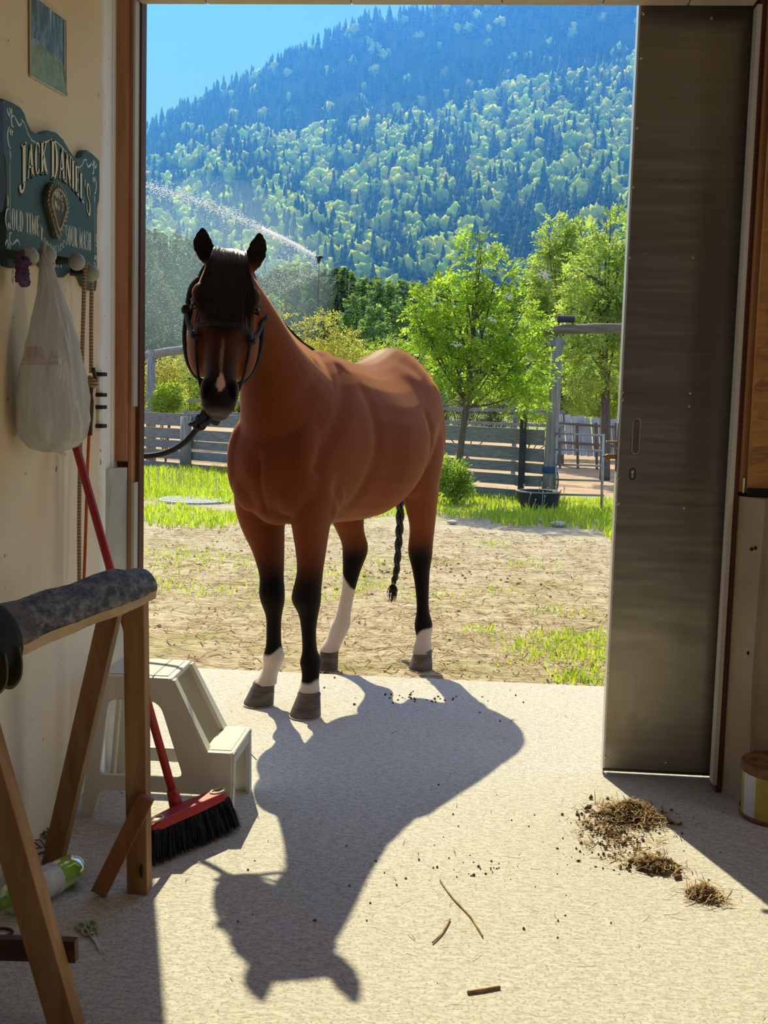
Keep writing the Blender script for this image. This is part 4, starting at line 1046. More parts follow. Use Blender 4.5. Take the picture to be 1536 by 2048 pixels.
CONS = [(conifer_mesh(190, 26, .17, 40), .17), (conifer_mesh(210, 26, .14, 41, .75, .45), .14), (conifer_mesh(170, 34, .24, 42, .55, .2, .036), .24), (conifer_mesh(150, 44, .30, 43, .42, .10, .040, .12), .30)]
PROTO = {}
def conifer(name, px, pytop, Y, k, mt_, label, group=None, wide=1.0, cat='conifer'):
    b_ = AY(px, 760, Y); b_.z = -.05
    top = AY(px, pytop, Y).z - b_.z
    key = (k, mt_.name)
    t = thing(name, tuple(b_), label, cat, group)
    if key not in PROTO:
        v, f, col = CONS[k][0]
        fo = npmesh('needles', v, f, mt_, t, attr=col)
        me_ = fo.data; a = np.empty(len(v) * 3, np.float32); a = v.astype(np.float32).ravel(); me_.vertices.foreach_set('co', a); me_.update()
        tk = MB().tube([(0, 0, 0), (0, 0, .5), (0, 0, .97)], [.018, .011, .002], 7); tk.v = [tuple(Vector(q) + Vector(WLOC[t.name])) for q in tk.v]
        to = tk.build('trunk', M_bark, t)
        PROTO[key] = (fo, to)
    else:
        fo = PROTO[key][0].copy(); COL.objects.link(fo); to = PROTO[key][1].copy(); COL.objects.link(to); fo.parent = t; to.parent = t
    t.scale = (top * wide, top * wide, top); t.rotation_euler = (0, 0, random.uniform(0, 6.28))
    return t
gL = 'dark conifers at the left behind the spray'
for i, (px, py, Y, k, w_) in enumerate(((285, 455, 62, 0, .9), (318, 468, 66, 1, 1.1), (352, 476, 70, 0, .9), (255, 430, 60, 2, 1.0), (392, 500, 72, 1, 1.0), (300, 520, 56, 2, .8), (345, 540, 58, 0, .8), (430, 530, 80, 0, 1), (225, 480, 58, 1, 1), (270, 470, 76, 1, 1), (305, 450, 80, 0, 1), (338, 462, 84, 2, 1), (372, 470, 82, 1, 1), (410, 490, 86, 0, 1), (290, 500, 50, 0, .9), (322, 560, 48, 2, .8), (365, 580, 52, 0, .9), (395, 560, 60, 1, 1), (445, 545, 88, 1, 1), (480, 575, 70, 2, .8))):
    conifer('conifer', px, py, Y, k, M_con1, 'tall dark conifer in the dense stand behind the spray, left of the horse\'s head', gL, w_ * 1.12)
gC = 'mid green conifers behind the sprinkler'
for i, (px, py, Y, k, w_) in enumerate(((470, 560, 95, 0, 1), (520, 545, 98, 1, 1.1), (560, 535, 104, 0, 1.1), (600, 520, 108, 2, .9), (585, 560, 90, 1, 1), (625, 545, 94, 0, 1), (690, 530, 110, 1, 1.2), (672, 548, 100, 0, 1), (715, 560, 104, 2, .9), (540, 585, 84, 2, .8), (495, 552, 112, 2, 1), (545, 530, 118, 1, 1), (575, 522, 120, 2, 1), (612, 528, 120, 1, 1), (655, 532, 118, 2, 1), (500, 600, 76, 1, .9), (570, 590, 78, 0, .9), (610, 595, 76, 2, .8))):
    conifer('conifer', px, py, Y, k, M_con1 if i % 3 else M_con2, 'conifer in the dark row behind the sprinkler and the horse\'s neck', gC, w_ * 1.2)
gR = 'round-topped green trees behind the horse\'s croup'
for i, (px, py, Y, k, w_) in enumerate(((735, 552, 92, 3, 1.0), (760, 562, 90, 3, 1.0), (785, 556, 95, 2, 1.1), (710, 590, 84, 3, 1), (810, 560, 96, 3, 1), (840, 575, 98, 2, 1), (745, 610, 78, 3, .9), (790, 600, 80, 2, .9), (870, 560, 104, 3, 1), (905, 570, 104, 2, 1), (960, 560, 106, 3, 1), (1010, 560, 108, 2, 1), (1060, 550, 110, 3, 1), (1120, 545, 112, 2, 1), (1190, 540, 112, 3, 1), (1260, 540, 112, 2, 1))):
    conifer('conifer', px, py, Y, k, M_con2, 'broad mid green conifer in the row beyond the horse\'s croup and the rowan', gR, w_ * .95)
conifer('conifer', 650, 560, 62, 1, M_con1, 'narrow dark conifer right under the sprinkler head', None, .9)

# ---------------------------------------------------------------- sprinkler and its spray
SY = 30.0
shd = AY(638, 517, SY); sb_ = Vector((shd.x, SY, -.03))
spk = thing('sprinkler', tuple(sb_), 'tall irrigation sprinkler on a thin riser throwing a white jet to the left', 'sprinkler')
M_spk = mat('sprinkler_dark', (.012, .014, .018), rough=.5)
MB().tube([sb_, shd], [.014, .012], 8).build('riser', mat('riser_gray', (.09, .10, .11), rough=.5), spk, smooth=True)
mb = MB(); mb.tube([shd - Vector((0, 0, .12)), shd + Vector((0, 0, .04))], [.035, .05], 10); mb.ball(shd + Vector((.02, 0, .03)), (.07, .05, .05), 12, 8); mb.build('sprinkler_head', M_spk, spk, smooth=True)
MB().tube([shd + Vector((-.02, 0, .02)), shd + Vector((-.11, 0, .065))], [.03, .02], 10).build('nozzle', M_spk, spk, smooth=True)
MB().bar(shd + Vector((.02, 0, .06)), shd + Vector((.11, 0, .02)), .03, .03).build('swing_arm', M_spk, spk)
jet = [AY(px, py, SY + k) for px, py, k in ((632, 513, 0), (600, 493, .1), (565, 475, .2), (530, 459, .3), (495, 440, .4), (455, 420, .5), (410, 401, .6), (360, 385, .7), (310, 371, .8), (265, 362, .9), (210, 356, 1), (140, 360, 1.1))]
js = spline(jet, 6)
M_water, nt, b = newmat('water_drop')
b.inputs['Base Color'].default_value = (.95, .97, 1, 1); b.inputs['Roughness'].default_value = .25; b.inputs['Specular IOR Level'].default_value = .8
t_ = nt.nodes.new('ShaderNodeBsdfTranslucent'); t_.inputs[0].default_value = (.95, .97, 1, 1)
mx = nt.nodes.new('ShaderNodeMixShader'); mx.inputs[0].default_value = .7
nt.links.new(b.outputs[0], mx.inputs[1]); nt.links.new(t_.outputs[0], mx.inputs[2]); nt.links.new(mx.outputs[0], nt.nodes['Material Output'].inputs[0])
MB().tube(js[:20], [.022 + .001 * i for i in range(20)], 8).build('water_jet', M_water, spk, smooth=True)
jp = np.array([tuple(p) for p in js]); nd = 9000
ti = RNG.beta(1.0, 1.0, nd) * (len(jp) - 1); i0 = ti.astype(int).clip(0, len(jp) - 2); fr = (ti - i0)[:, None]
c2 = jp[i0] * (1 - fr) + jp[i0 + 1] * fr; k = (ti / (len(jp) - 1))[:, None]
near_ = (RNG.random(nd) < .22)[:, None]
drop_ = np.where(near_, RNG.normal(0, .018, (nd, 1)) * (1 + 3 * k) - np.abs(RNG.normal(0, .05, (nd, 1))) * (.3 + 2.5 * k), -RNG.uniform(0, 1, (nd, 1)) ** 1.1 * (.5 + 5.2 * k))
c2 = c2 + np.concatenate([RNG.normal(0, .05, (nd, 1)) + RNG.normal(0, .25, (nd, 1)) * k, RNG.normal(0, .3, (nd, 1)), drop_], 1)
sz = RNG.uniform(.005, .0115, nd) * np.where(near_[:, 0], 1.45, .8); fall = np.stack([-np.ones(nd) * .55, np.zeros(nd), np.ones(nd) * .5 - 1.0 * k[:, 0]], 1); fall = unit(fall)
a1 = np.cross(fall, np.array([0, 1, 0])); a1 = unit(a1); a2 = np.array([0, 1., 0])[None] * np.ones((nd, 1))
v = np.stack([c2 - fall * sz[:, None] * 2.2, c2 + a1 * sz[:, None], c2 - a1 * sz[:, None] * .6 + a2 * sz[:, None], c2 - a1 * sz[:, None] * .6 - a2 * sz[:, None], c2 + fall * sz[:, None] * 1.3], 1).reshape(-1, 3)
i = np.arange(nd)[:, None] * 5
f = np.concatenate([i + np.array(q) for q in ((0, 1, 2), (0, 2, 3), (0, 3, 1), (4, 2, 1), (4, 3, 2), (4, 1, 3))], 0)
kz = v[:, 2].reshape(-1, 5).min(1) > .05; f = f[np.tile(kz, 6)]
o = K(npmesh('water_spray', v, f, M_water), 'stuff'); T(o, 'white water droplets of the sprinkler drifting down on the left', 'spray')

# mist drifting off the jet: a soft-edged body of fine water dust
m_mist = bpy.data.materials.new('water_mist'); m_mist.use_nodes = True
nt = m_mist.node_tree; nt.nodes.clear()
o_ = nt.nodes.new('ShaderNodeOutputMaterial'); vs_ = nt.nodes.new('ShaderNodeVolumeScatter')
vs_.inputs['Color'].default_value = (.42, .64, 1.0, 1); vs_.inputs['Density'].default_value = .030; vs_.inputs['Anisotropy'].default_value = .5
nt.links.new(vs_.outputs[0], o_.inputs['Volume'])
mc = AY(430, 560, 34)
K(T(MB().ball(mc, (3.6, 4.5, 2.9), 32, 20).build('water_mist', m_mist, smooth=True), 'faint white mist drifting down behind the horse\'s head from the sprinkler', 'mist'), 'stuff')

# ================================================================== the horse
HO = Vector((-.71, 4.48, 0)); HA = math.atan2(.293, .81)
HF = Vector((-math.sin(HA), -math.cos(HA), 0)); HL = Vector((math.cos(HA), -math.sin(HA), 0)); HU = Vector((0, 0, 1))
def hw(u, v, w): return HO + HF * u + HL * v + HU * w
horse = thing('horse', tuple(HO), 'bay horse with black legs, white socks and braided tail standing in the doorway facing in', 'horse')
hb = MB()
NR = 28
def section(c, a, b, p=2.0, flat=None):
    """ring about c with half axes a (side) and b (up); p > 2 squarer; flat narrows the upper side"""
    R = []
    for k in range(NR):
        t = 2 * math.pi * k / NR; ct, st_ = math.cos(t), math.sin(t)
        x = math.copysign(abs(ct) ** (2 / p), ct); y = math.copysign(abs(st_) ** (2 / p), st_)
        if flat: x *= 1 - flat * max(0, y) ** 1.5
        R.append(c + a * x + b * y)
    return R
def dense(R, n):
    tr = [spline([r[k] for r in R], n) for k in range(len(R[0]))]
    return [list(q) for q in zip(*tr)]
# trunk: (u, top, bottom, half width)
TR = [(.235, 1.05, .93, .06), (.205, 1.13, .86, .125), (.16, 1.20, .80, .175), (.08, 1.29, .755, .212), (-.05, 1.385, .735, .245), (-.2, 1.425, .72, .262),
      (-.35, 1.415, .715, .285), (-.5, 1.395, .710, .318), (-.65, 1.40, .718, .322), (-.80, 1.435, .770, .295), (-.93, 1.478, .85, .268), (-1.05, 1.465, .89, .240), (-1.14, 1.405, .94, .190), (-1.20, 1.31, 1.02, .115), (-1.22, 1.24, 1.08, .06)]
R = []
for u, tp, bt_, w_ in TR:
    R.append(section(hw(u, 0, (tp + bt_) / 2), HL * w_, HU * ((tp - bt_) / 2), 2.1, .30))
hb.rings(dense(R, 4))
# neck: crest and underside (u, w)
NK = [((-.36, 1.395), (.10, .84), .215, 0), ((-.22, 1.415), (.20, .99), .19, 0), ((-.10, 1.445), (.235, 1.11), .158, .003), ((.02, 1.482), (.265, 1.23), .130, .006), ((.13, 1.532), (.30, 1.335), .110, .010), ((.24, 1.60), (.355, 1.42), .095, .016), ((.335, 1.66), (.41, 1.48), .080, .022), ((.40, 1.70), (.46, 1.51), .066, .028)]
R = []
for c1, c2, w_, vv in NK:
    A_ = hw(c1[0], vv, c1[1]); B_ = hw(c2[0], vv, c2[1])
    R.append(section((A_ + B_) / 2, HL * w_, (A_ - B_) / 2, 2.0, .45))
hb.rings(dense(R, 3))
# head frame: t down the face, s to the viewer's right, n out of the face
P0 = AY(459, 508, 4.00); P1 = AY(436, 824, 3.845)
hd = (P1 - P0).normalized(); HLEN = (P1 - P0).length
sight = ((P0 + P1) / 2 - EYE).normalized()
hs_ = sight.cross(hd).normalized() * -1
if hs_.x < 0: hs_ = -hs_
hn = hs_.cross(hd).normalized()
if hn.y > 0: hn = -hn
def hp(t, s, n): return P0 + hd * t + hs_ * s + hn * n
def tsn(p):
    d = Vector(p) - P0; return d.dot(hd), d.dot(hs_), d.dot(hn)
HD = [(-.035, .040, -.05, -.13), (-.01, .066, -.025, -.165), (.04, .090, -.008, -.20), (.10, .108, .004, -.235), (.16, .116, .004, -.25), (.22, .104, .0, -.25), (.28, .084, -.002, -.225), (.34, .068, -.002, -.19),
      (.40, .0575, -.002, -.155), (.45, .0585, .004, -.135), (.49, .0625, .006, -.122), (.52, .061, -.002, -.112), (.545, .050, -.014, -.105), (.562, .030, -.032, -.092)]
R = []
for t, w_, n0, n1_ in HD:
    R.append(section(hp(t, 0, (n0 + n1_) / 2), hs_ * w_, hn * ((n0 - n1_) / 2), 2.35, .12))
hb.rings(dense(R, 3))
for sg in (-1, 1):
    hb.ball(hp(.265, sg * .070, -.165), (1, 1, 1), 20, 14, Matrix((hs_ * .058, hn * .115, hd * .135)).transposed())       # jowl
    hb.ball(hp(.145, sg * .092, -.045), (1, 1, 1), 16, 10, Matrix((hs_ * .030, hn * .040, hd * .050)).transposed())      # brow
    hb.ball(hp(.485, sg * .044, -.030), (1, 1, 1), 16, 10, Matrix((hs_ * .024, hn * .042, hd * .046)).transposed())      # nostril wing
hb.ball(hp(.548, 0, -.088), (1, 1, 1), 16, 10, Matrix((hs_ * .040, hn * .030, hd * .028)).transposed())                   # chin
# ears
def ear(root, tip, bulge, wid):
    root, tip = Vector(root), Vector(tip); ax_ = (tip - root); L = ax_.length; ax_ = ax_ / L
    Rg = []
    for i in range(11):
        t = i / 10
        w = wid * (max(0, math.sin(math.pi * min(1, t * .78 + .20))) ** .75) + .007
        c = root + ax_ * (L * t) + bulge * (math.sin(math.pi * t * .9))
        cup = .014 * math.sin(math.pi * min(1, t * .9 + .1))
        ring = []
        for k in range(14):
            a = 2 * math.pi * k / 14; x = math.cos(a); y = math.sin(a)
            ring.append(c + hs_ * (w * x) + hn * (y * .0125 - cup * (1 - x * x) + .006) + ax_ * 0)
        Rg.append(ring)
    hb.rings(Rg)
EARS = [(hp(.015, -.062, -.085), AY(409, 458, 3.985), hs_ * -.014, .036), (hp(.025, .068, -.085), AY(517, 466, 3.985), hs_ * .012, .036)]
for e in EARS: ear(*e)
# legs: (u, v, w, half width, half depth)
def leg(rows):
    hb.rings(dense([section(hw(u, v, w), HL * a, HF * d, 2.1) for u, v, w, a, d in rows], 3))
leg([(-.02, -.150, 1.02, .075, .13), (-.03, -.150, .90, .092, .125), (-.030, -.143, .79, .094, .112), (-.034, -.128, .70, .080, .095), (-.035, -.105, .62, .060, .076), (-.030, -.085, .522, .047, .055), (-.018, -.076, .462, .0515, .056), (-.022, -.073, .415, .046, .051), (-.036, -.075, .359, .031, .038),
     (-.046, -.080, .295, .0285, .036), (-.050, -.081, .235, .031, .038), (-.050, -.080, .190, .0420, .052), (-.040, -.082, .150, .0345, .038), (-.022, -.089, .112, .037, .040), (-.010, -.094, .080, .047, .050)])
leg([(.02, .140, 1.02, .075, .13), (.02, .136, .90, .085, .125), (.030, .124, .79, .072, .112), (.030, .121, .725, .063, .095), (.034, .125, .648, .054, .076), (.040, .126, .570, .0485, .060), (.050, .119, .491, .0555, .059), (.046, .116, .450, .0560, .060), (.030, .118, .395, .038, .042),
     (.020, .115, .329, .028, .036), (.010, .116, .250, .0275, .037), (.006, .119, .205, .0405, .052), (.014, .125, .166, .0355, .040), (.030, .131, .130, .035, .038), (.046, .136, .090, .044, .048)])
leg([(-.90, -.150, 1.16, .12, .20), (-.86, -.150, 1.00, .115, .19), (-.80, -.130, .84, .100, .145), (-.75, -.108, .72, .078, .105), (-.78, -.100, .632, .060, .078), (-.828, -.098, .565, .057, .073), (-.838, -.102, .515, .055, .068), (-.815, -.104, .445, .041, .050), (-.80, -.108, .374, .032, .040),
     (-.790, -.117, .303, .0305, .038), (-.782, -.127, .235, .033, .041), (-.775, -.137, .185, .0440, .052), (-.748, -.145, .138, .042, .043), (-.725, -.160, .095, .044, .047), (-.715, -.163, .07, .047, .050)])
leg([(-1.02, .115, 1.27, .09, .15), (-.98, .148, 1.12, .100, .19), (-.95, .166, 1.02, .102, .19), (-.93, .172, .892, .094, .155), (-.97, .168, .773, .073, .110), (-1.02, .160, .651, .056, .080), (-1.064, .136, .555, .056, .074), (-1.069, .135, .505, .055, .068), (-1.05, .149, .433, .040, .052), (-1.03, .166, .341, .0305, .042),
     (-1.015, .178, .250, .028, .040), (-1.0, .190, .183, .0425, .052), (-.975, .203, .130, .0345, .040), (-.952, .207, .088, .043, .047), (-.94, .21, .06, .047, .05)])
# muscle
def lump(u, v, w, ru, rv, rw, tilt=0):
    M_ = Matrix((HL * rv, HF * ru * math.cos(tilt) + HU * ru * math.sin(tilt), HU * rw * math.cos(tilt) - HF * rw * math.sin(tilt))).transposed()
    hb.ball(hw(u, v, w), (1, 1, 1), 22, 14, M_)
for sg in (-1, 1):
    lump(.075, sg * .130, .99, .13, .075, .18)             # point of shoulder
    lump(.140, sg * .082, .91, .070, .080, .115)          # breast
    lump(-.03, sg * .140, .88, .12, .080, .14)            # upper arm
    lump(-.96, sg * .150, 1.13, .21, .105, .23)           # haunch
    lump(-.87, sg * .175, .99, .14, .085, .20)            # stifle
    lump(-1.08, sg * .120, 1.08, .10, .095, .20)
lump(.08, 0, .82, .10, .09, .075)
lump(-.21, 0, 1.385, .16, .06, .05)                        # withers
tmp = hb.build('tmp_horse', None, org=(0, 0, 0))
md = tmp.modifiers.new('r', 'REMESH'); md.mode = 'VOXEL'; md.voxel_size = .0068; md.adaptivity = 0
md = tmp.modifiers.new('s', 'SMOOTH'); md.factor = .5; md.iterations = 13
dg = bpy.context.evaluated_depsgraph_get(); dg.update()
me = bpy.data.meshes.new_from_object(tmp.evaluated_get(dg))
bpy.data.objects.remove(tmp)
n = len(me.vertices); co = np.empty(n * 3, np.float32); me.vertices.foreach_get('co', co); co = co.reshape(-1, 3).astype(np.float64)
def sst(x, a, b): t = np.clip((x - a) / (b - a), 0, 1); return t * t * (3 - 2 * t)
rel = co - np.array(HO)
U_, V_, W_ = rel @ np.array(HF), rel @ np.array(HL), co[:, 2]
rh = co - np.array(P0); T_, S_, N_ = rh @ np.array(hd), rh @ np.array(hs_), rh @ np.array(hn)
inhead = (T_ > -.2) & (T_ < .62) & (N_ > -.30) & (np.abs(S_) < .17) & (U_ > .30)
# nostrils pressed in, eye sockets, mouth line
for sg in (-1, 1):
    d = ((T_ - .487) / .030) ** 2 + ((S_ - sg * (.041 + (T_ - .487) * .18)) / .0155) ** 2
    k = np.exp(-d * 1.2) * inhead * (N_ > -.06)
    co -= np.outer(k * .022, np.array(hn)) ; co -= np.outer(k * .004 * sg, np.array(hs_))
    d = ((T_ - .172) / .022) ** 2 + ((N_ + .055) / .026) ** 2
    k = np.exp(-d) * inhead * (S_ * sg > .05)
    co -= np.outer(k * .010 * sg, np.array(hs_))
k = np.exp(-((T_ - (.535 - np.abs(N_ + .06) * .0)) / .005) ** 2) * inhead * (N_ < -.02)
co -= np.outer(k * .005, np.array(hn))
# grooves that part the muscles on both sides, and the point of the hip
def along(pts, width):
    best = np.full(n, 9.0)
    for (a0_, b0_), (a1_, b1_) in zip(pts, pts[1:]):
        du, dw = a1_ - a0_, b1_ - b0_; t = np.clip(((U_ - a0_) * du + (W_ - b0_) * dw) / (du * du + dw * dw), 0, 1)
        best = np.minimum(best, np.hypot(U_ - a0_ - t * du, W_ - b0_ - t * dw))
    return np.exp(-(best / width) ** 2)
sidev_ = np.sign(V_) * sst(np.abs(V_), .07, .14) * (~inhead)
for pts_, wd_, dp_ in (([(-.20, 1.36), (-.06, 1.20), (.10, 1.04), (.13, .98)], .030, .017), ([(-.26, 1.26), (-.25, 1.02), (-.19, .84)], .040, .010), ([(-.74, 1.16), (-.78, 1.0), (-.76, .86), (-.70, .80)], .038, .014),
                       ([(-1.06, 1.20), (-1.04, 1.0), (-1.0, .86)], .035, .009), ([(.02, .90), (-.10, .78)], .03, .010), ([(-.80, 1.34)], .06, 0), ([(.0, 1.38), (.16, 1.24)], .03, .006)):
    if len(pts_) > 1: co -= np.outer(along(pts_, wd_) * dp_ * sidev_, np.array(HL))
kh_ = np.exp(-(((U_ + .80) / .06) ** 2 + ((W_ - 1.345) / .045) ** 2)) * np.sign(V_) * sst(np.abs(V_), .05, .12)
co += np.outer(kh_ * .014, np.array(HL))
# the furrow between the breast muscles
k = np.exp(-(V_ / .014) ** 2) * sst(W_, .78, .84) * (1 - sst(W_, .98, 1.06)) * (U_ > .08)
co -= np.outer(k * .012, np.array(HF))
me.vertices.foreach_set('co', (co - np.array(HO)).astype(np.float32).ravel())
# coat colours: bay with black points, white socks, a thin stripe and a snip
nz = np.array([mnoise.noise(Vector((float(a), float(b), float(c))) * 14) for a, b, c in co]) 
nz2 = np.array([mnoise.noise(Vector((float(a), float(b), float(c))) * 3.1) for a, b, c in co])
base = np.array([.195, .051, .0175]); lt = np.array([.40, .150, .058]); dk = np.array([.035, .013, .007]); blk = np.array([.0105, .0085, .0080]); wht = np.array([.72, .61, .50])
C_ = base[None] * (1 + .10 * nz2[:, None])
belly = sst(W_, .98, .76) * (U_ < .1) * (U_ > -.8) * .0
C_ = C_ * (1 - belly[:, None]) + lt * belly[:, None]
# lighter flanks and inner thighs, darker crest, shoulders and back line
crest = (1 - sst(np.abs(V_), .0, .05)) * (W_ > 1.36) * (U_ < .35) * .35
C_ = C_ * (1 - crest[:, None]) + dk * crest[:, None]
leg_front = (U_ > -.30); leg_hind = (U_ < -.55) & (W_ < .86)
kf = (1 - sst(W_ + .03 * nz, .49, .70)) * leg_front * (~inhead)
kh = (1 - sst(W_ + .03 * nz, .48, .66)) * (U_ < -.55)
kb = np.clip(kf + kh, 0, 1)
C_ = C_ * (1 - kb[:, None]) + blk * kb[:, None]
jag = .020 * nz + .012 * nz2
for cond, top, tv in (((U_ > -.3) & (V_ < .02), .228, .0), ((U_ > -.3) & (V_ >= .02), .160, .0), ((U_ < -.55) & (V_ < 0), .395, 1.3), ((U_ < -.55) & (V_ >= 0), .150, -.8)):
    dv = V_ - (-.105 if tv > 0 else .19)
    edge = top + jag - tv * dv + (.025 * np.cos(np.clip((V_ - .0) * 40, -3, 3)) if tv == 0 else 0)
    ks = sst(edge - W_, -.006, .008) * cond * (W_ < .5)
    C_ = C_ * (1 - ks[:, None]) + (wht * (1 + .12 * nz2[:, None]) * (1 - .25 * (1 - sst(W_, .06, .12))[:, None])) * ks[:, None]
# head
front = sst(N_, -.10, -.02)
dkface = np.clip(.74 + .26 * sst(.34 - T_, 0, .2), 0, 1) * front
dkface = np.where(inhead, np.clip(dkface + .30 * sst(T_, .30, .44), 0, .92), 0)
C_ = C_ * (1 - dkface[:, None]) + dk * dkface[:, None]
mz = np.where(inhead, sst(T_, .39, .47), 0) * .94
C_ = C_ * (1 - mz[:, None]) + blk * 1.3 * mz[:, None]
lip = np.where(inhead, sst(T_, .538, .556), 0) * .4
C_ = C_ * (1 - lip[:, None]) + np.array([.17, .15, .13]) * lip[:, None]
side_l = np.where(inhead, sst(np.abs(S_), .052, .066) * sst(T_, .40, .46) * (1 - sst(T_, .50, .54)), 0) * .5
C_ = C_ * (1 - side_l[:, None]) + np.array([.20, .15, .12]) * side_l[:, None]
stripe = np.where(inhead & (N_ > -.05), (1 - sst(np.abs(S_ + .004 * nz), .0025, .0075)) * sst(T_, .28, .34) * (1 - sst(T_, .43, .45)), 0) * .55
C_ = C_ * (1 - stripe[:, None]) + np.array([.40, .27, .20]) * stripe[:, None]
snw = np.interp(T_, [.42, .455, .472, .500], [0, .014, .0175, 0])
snip = np.where(inhead & (N_ > -.05), sst(snw - np.abs(S_ - .002), -.001, .003) * (T_ > .415) * (T_ < .503), 0)
C_ = C_ * (1 - snip[:, None]) + np.array([.70, .42, .30]) * snip[:, None]
for sg in (-1, 1):
    d = ((T_ - .487) / .027) ** 2 + ((S_ - sg * (.041 + (T_ - .487) * .18)) / .0135) ** 2
    kk = np.where(inhead & (N_ > -.09), 1 - sst(d, .7, 1.3), 0)
    C_ = C_ * (1 - kk[:, None]) + np.array([.004, .003, .003]) * kk[:, None]
earm = (W_ > 1.70) & (T_ < .03) & (np.abs(S_) > .035) & (N_ > -.13)
ke = earm * .93 * sst(W_, 1.69, 1.73)
C_ = C_ * (1 - ke[:, None]) + blk * 1.2 * ke[:, None]
C_ = np.clip(C_, 0, 1)
ca = me.color_attributes.new('coat', 'FLOAT_COLOR', 'POINT'); cc = np.ones((n, 4), np.float32); cc[:, :3] = C_
ca.data.foreach_set('color', cc.ravel())
me.shade_smooth()
M_coat, nt, b = newmat('bay_coat')
at = nt.nodes.new('ShaderNodeAttribute'); at.attribute_name = 'coat'
hair = noise(nt, coords(nt, (60, 60, 14)), 6, 3)
c = mix(nt, 1.0, at.outputs['Color'], ramp(nt, hair, [(.3, (.82, .82, .82)), (.7, (1.0, 1.0, 1.0))]), 'MULTIPLY')
nt.links.new(c, b.inputs['Base Color']); b.inputs['Roughness'].default_value = .55; b.inputs['Specular IOR Level'].default_value = .12; b.inputs['IOR'].default_value = 1.3
b.inputs['Sheen Weight'].default_value = .30; b.inputs['Sheen Roughness'].default_value = .38; b.inputs['Sheen Tint'].default_value = (.95, .50, .22, 1)
bump(nt, b, hair, .08, .002)
me.name = 'body'
body = link('body', me, M_coat, horse, HO); 
me.materials.clear(); me.materials.append(M_coat)

# hooves with shoes
M_hoof = mat('hoof_horn', [(.28, (.05, .038, .03)), (.5, (.11, .085, .065)), (.75, (.20, .155, .12))], 5, (2, 2, 9), .55, bmp=.3, bdist=.004)
M_shoe = mat('horseshoe_steel', [(.3, (.42, .40, .37)), (.7, (.6, .58, .55))], 12, rough=.4, metal=1.0)
def hoof(u, v, z0, turn, k=1.0):
    """turn: radians the toe points towards the viewer's left"""
    fd = HF * math.cos(turn) - HL * math.sin(turn); sd2 = HL * math.cos(turn) + HF * math.sin(turn)
    c0_ = HO + HF * u + HL * v
    def ring(z, r, fo, toe):
        o = []
        for i in range(26):
            a = 2 * math.pi * i / 26; ca_, sa_ = math.cos(a), math.sin(a)
            f_ = r * ca_ * (toe if ca_ > 0 else .82)
            o.append(c0_ + fd * (f_ + fo) + sd2 * (r * .95 * sa_ * (1 if ca_ > -.5 else .9)) + HU * (z + z0))
        return o
    hf = MB().rings([ring(.007, .064 * k, .022, 1.12), ring(.012, .064 * k, .021, 1.12), ring(.045, .056 * k, .008, 1.08), ring(.078, .048 * k, -.004, 1.03), ring(.086, .049 * k, -.007, 1.0), ring(.094, .043 * k, -.010, 1.0)]).build('hoof', M_hoof, horse, smooth=True)
    MB().rings([ring(0, .064 * k, .022, 1.13), ring(.0072, .0655 * k, .022, 1.13)]).build('horseshoe', M_shoe, hf)
hoof(-.008, -.101, 0, .18); hoof(.050, .136, 0, -.02); hoof(-.722, -.165, -.012, .12, .92); hoof(-.940, .214, -.012, -.05, .92)

# eyes
M_eye = mat('eye_dark', (.006, .004, .004), rough=.05, spec=.7)
for sg in (-1, 1):
    MB().ball(hp(.172, sg * .100, -.052), (1, 1, 1), 18, 12, Matrix((hs_ * .019, hn * .021, hd * .018)).transposed()).build('eye', M_eye, horse, smooth=True)
    mb = MB()
    for dt, k in ((-.012, 1), (.014, -1)):
        pts = [hp(.172 + dt * math.cos(a * .8), sg * (.100 + .017 * math.cos(a)), -.052 + .023 * math.sin(a)) for a in np.linspace(-1.3, 1.3, 9)]
        mb.tube(pts, [.003 + .003 * math.cos(a) for a in np.linspace(-1.3, 1.3, 9)], 6)
    mb.build('eyelid', mat('lid_dark', (.02, .009, .006), rough=.5), horse, smooth=True)

# hair: forelock, mane, braided tail
M_hair, nt, b = newmat('black_hair')
b.inputs['Base Color'].default_value = (.008, .006, .0055, 1); b.inputs['Roughness'].default_value = .36; b.inputs['Specular IOR Level'].default_value = .4
def strands(name, roots, n, width, mt_, seg=7):
    V2, F2 = [], []
    for i in range(n):
        pts, w0 = roots(i); pts = [Vector(p) for p in pts]
        sidev = (pts[-1] - pts[0]).cross(sight).normalized()
        o = len(V2)
        for j, p in enumerate(pts):
            w = w0 * (1 - .75 * j / (len(pts) - 1)); V2 += [p - sidev * w, p + sidev * w]
        for j in range(len(pts) - 1): F2.append((o + 2 * j, o + 2 * j + 1, o + 2 * j + 3, o + 2 * j + 2))
    mb = MB(); mb.v = [tuple(p) for p in V2]; mb.f = F2
    return K(mb.build(name, mt_, horse, smooth=True), 'stuff')
def fore(i):
    s0 = max(-.046, min(.046, random.gauss(0, .026))); L = random.uniform(.12, .285) * (1 - abs(s0) * 3)
    sp_ = s0 * random.uniform(1.6, 2.9) + random.gauss(0, .010); sp_ = max(-.098, min(.098, sp_)); lift = random.uniform(.002, .016)
    rt = hp(random.uniform(-.05, .02), s0, -.075 - random.uniform(0, .03))
    q = [rt, hp(-.028 + .02 * random.random(), s0 * 1.15, -.030 + lift), hp(.03, s0 * 1.4, .004 + lift)]
    for t in (.4, .7, 1): q.append(hp(.03 + L * t, s0 * 1.4 + (sp_ - s0 * 1.4) * t, .010 + lift * (1 - .3 * t) - max(0, abs(sp_) - .08) * .5 * t))
    return spline(q, 3), random.uniform(.0016, .0032)
strands('forelock', fore, 520, 0, M_hair)
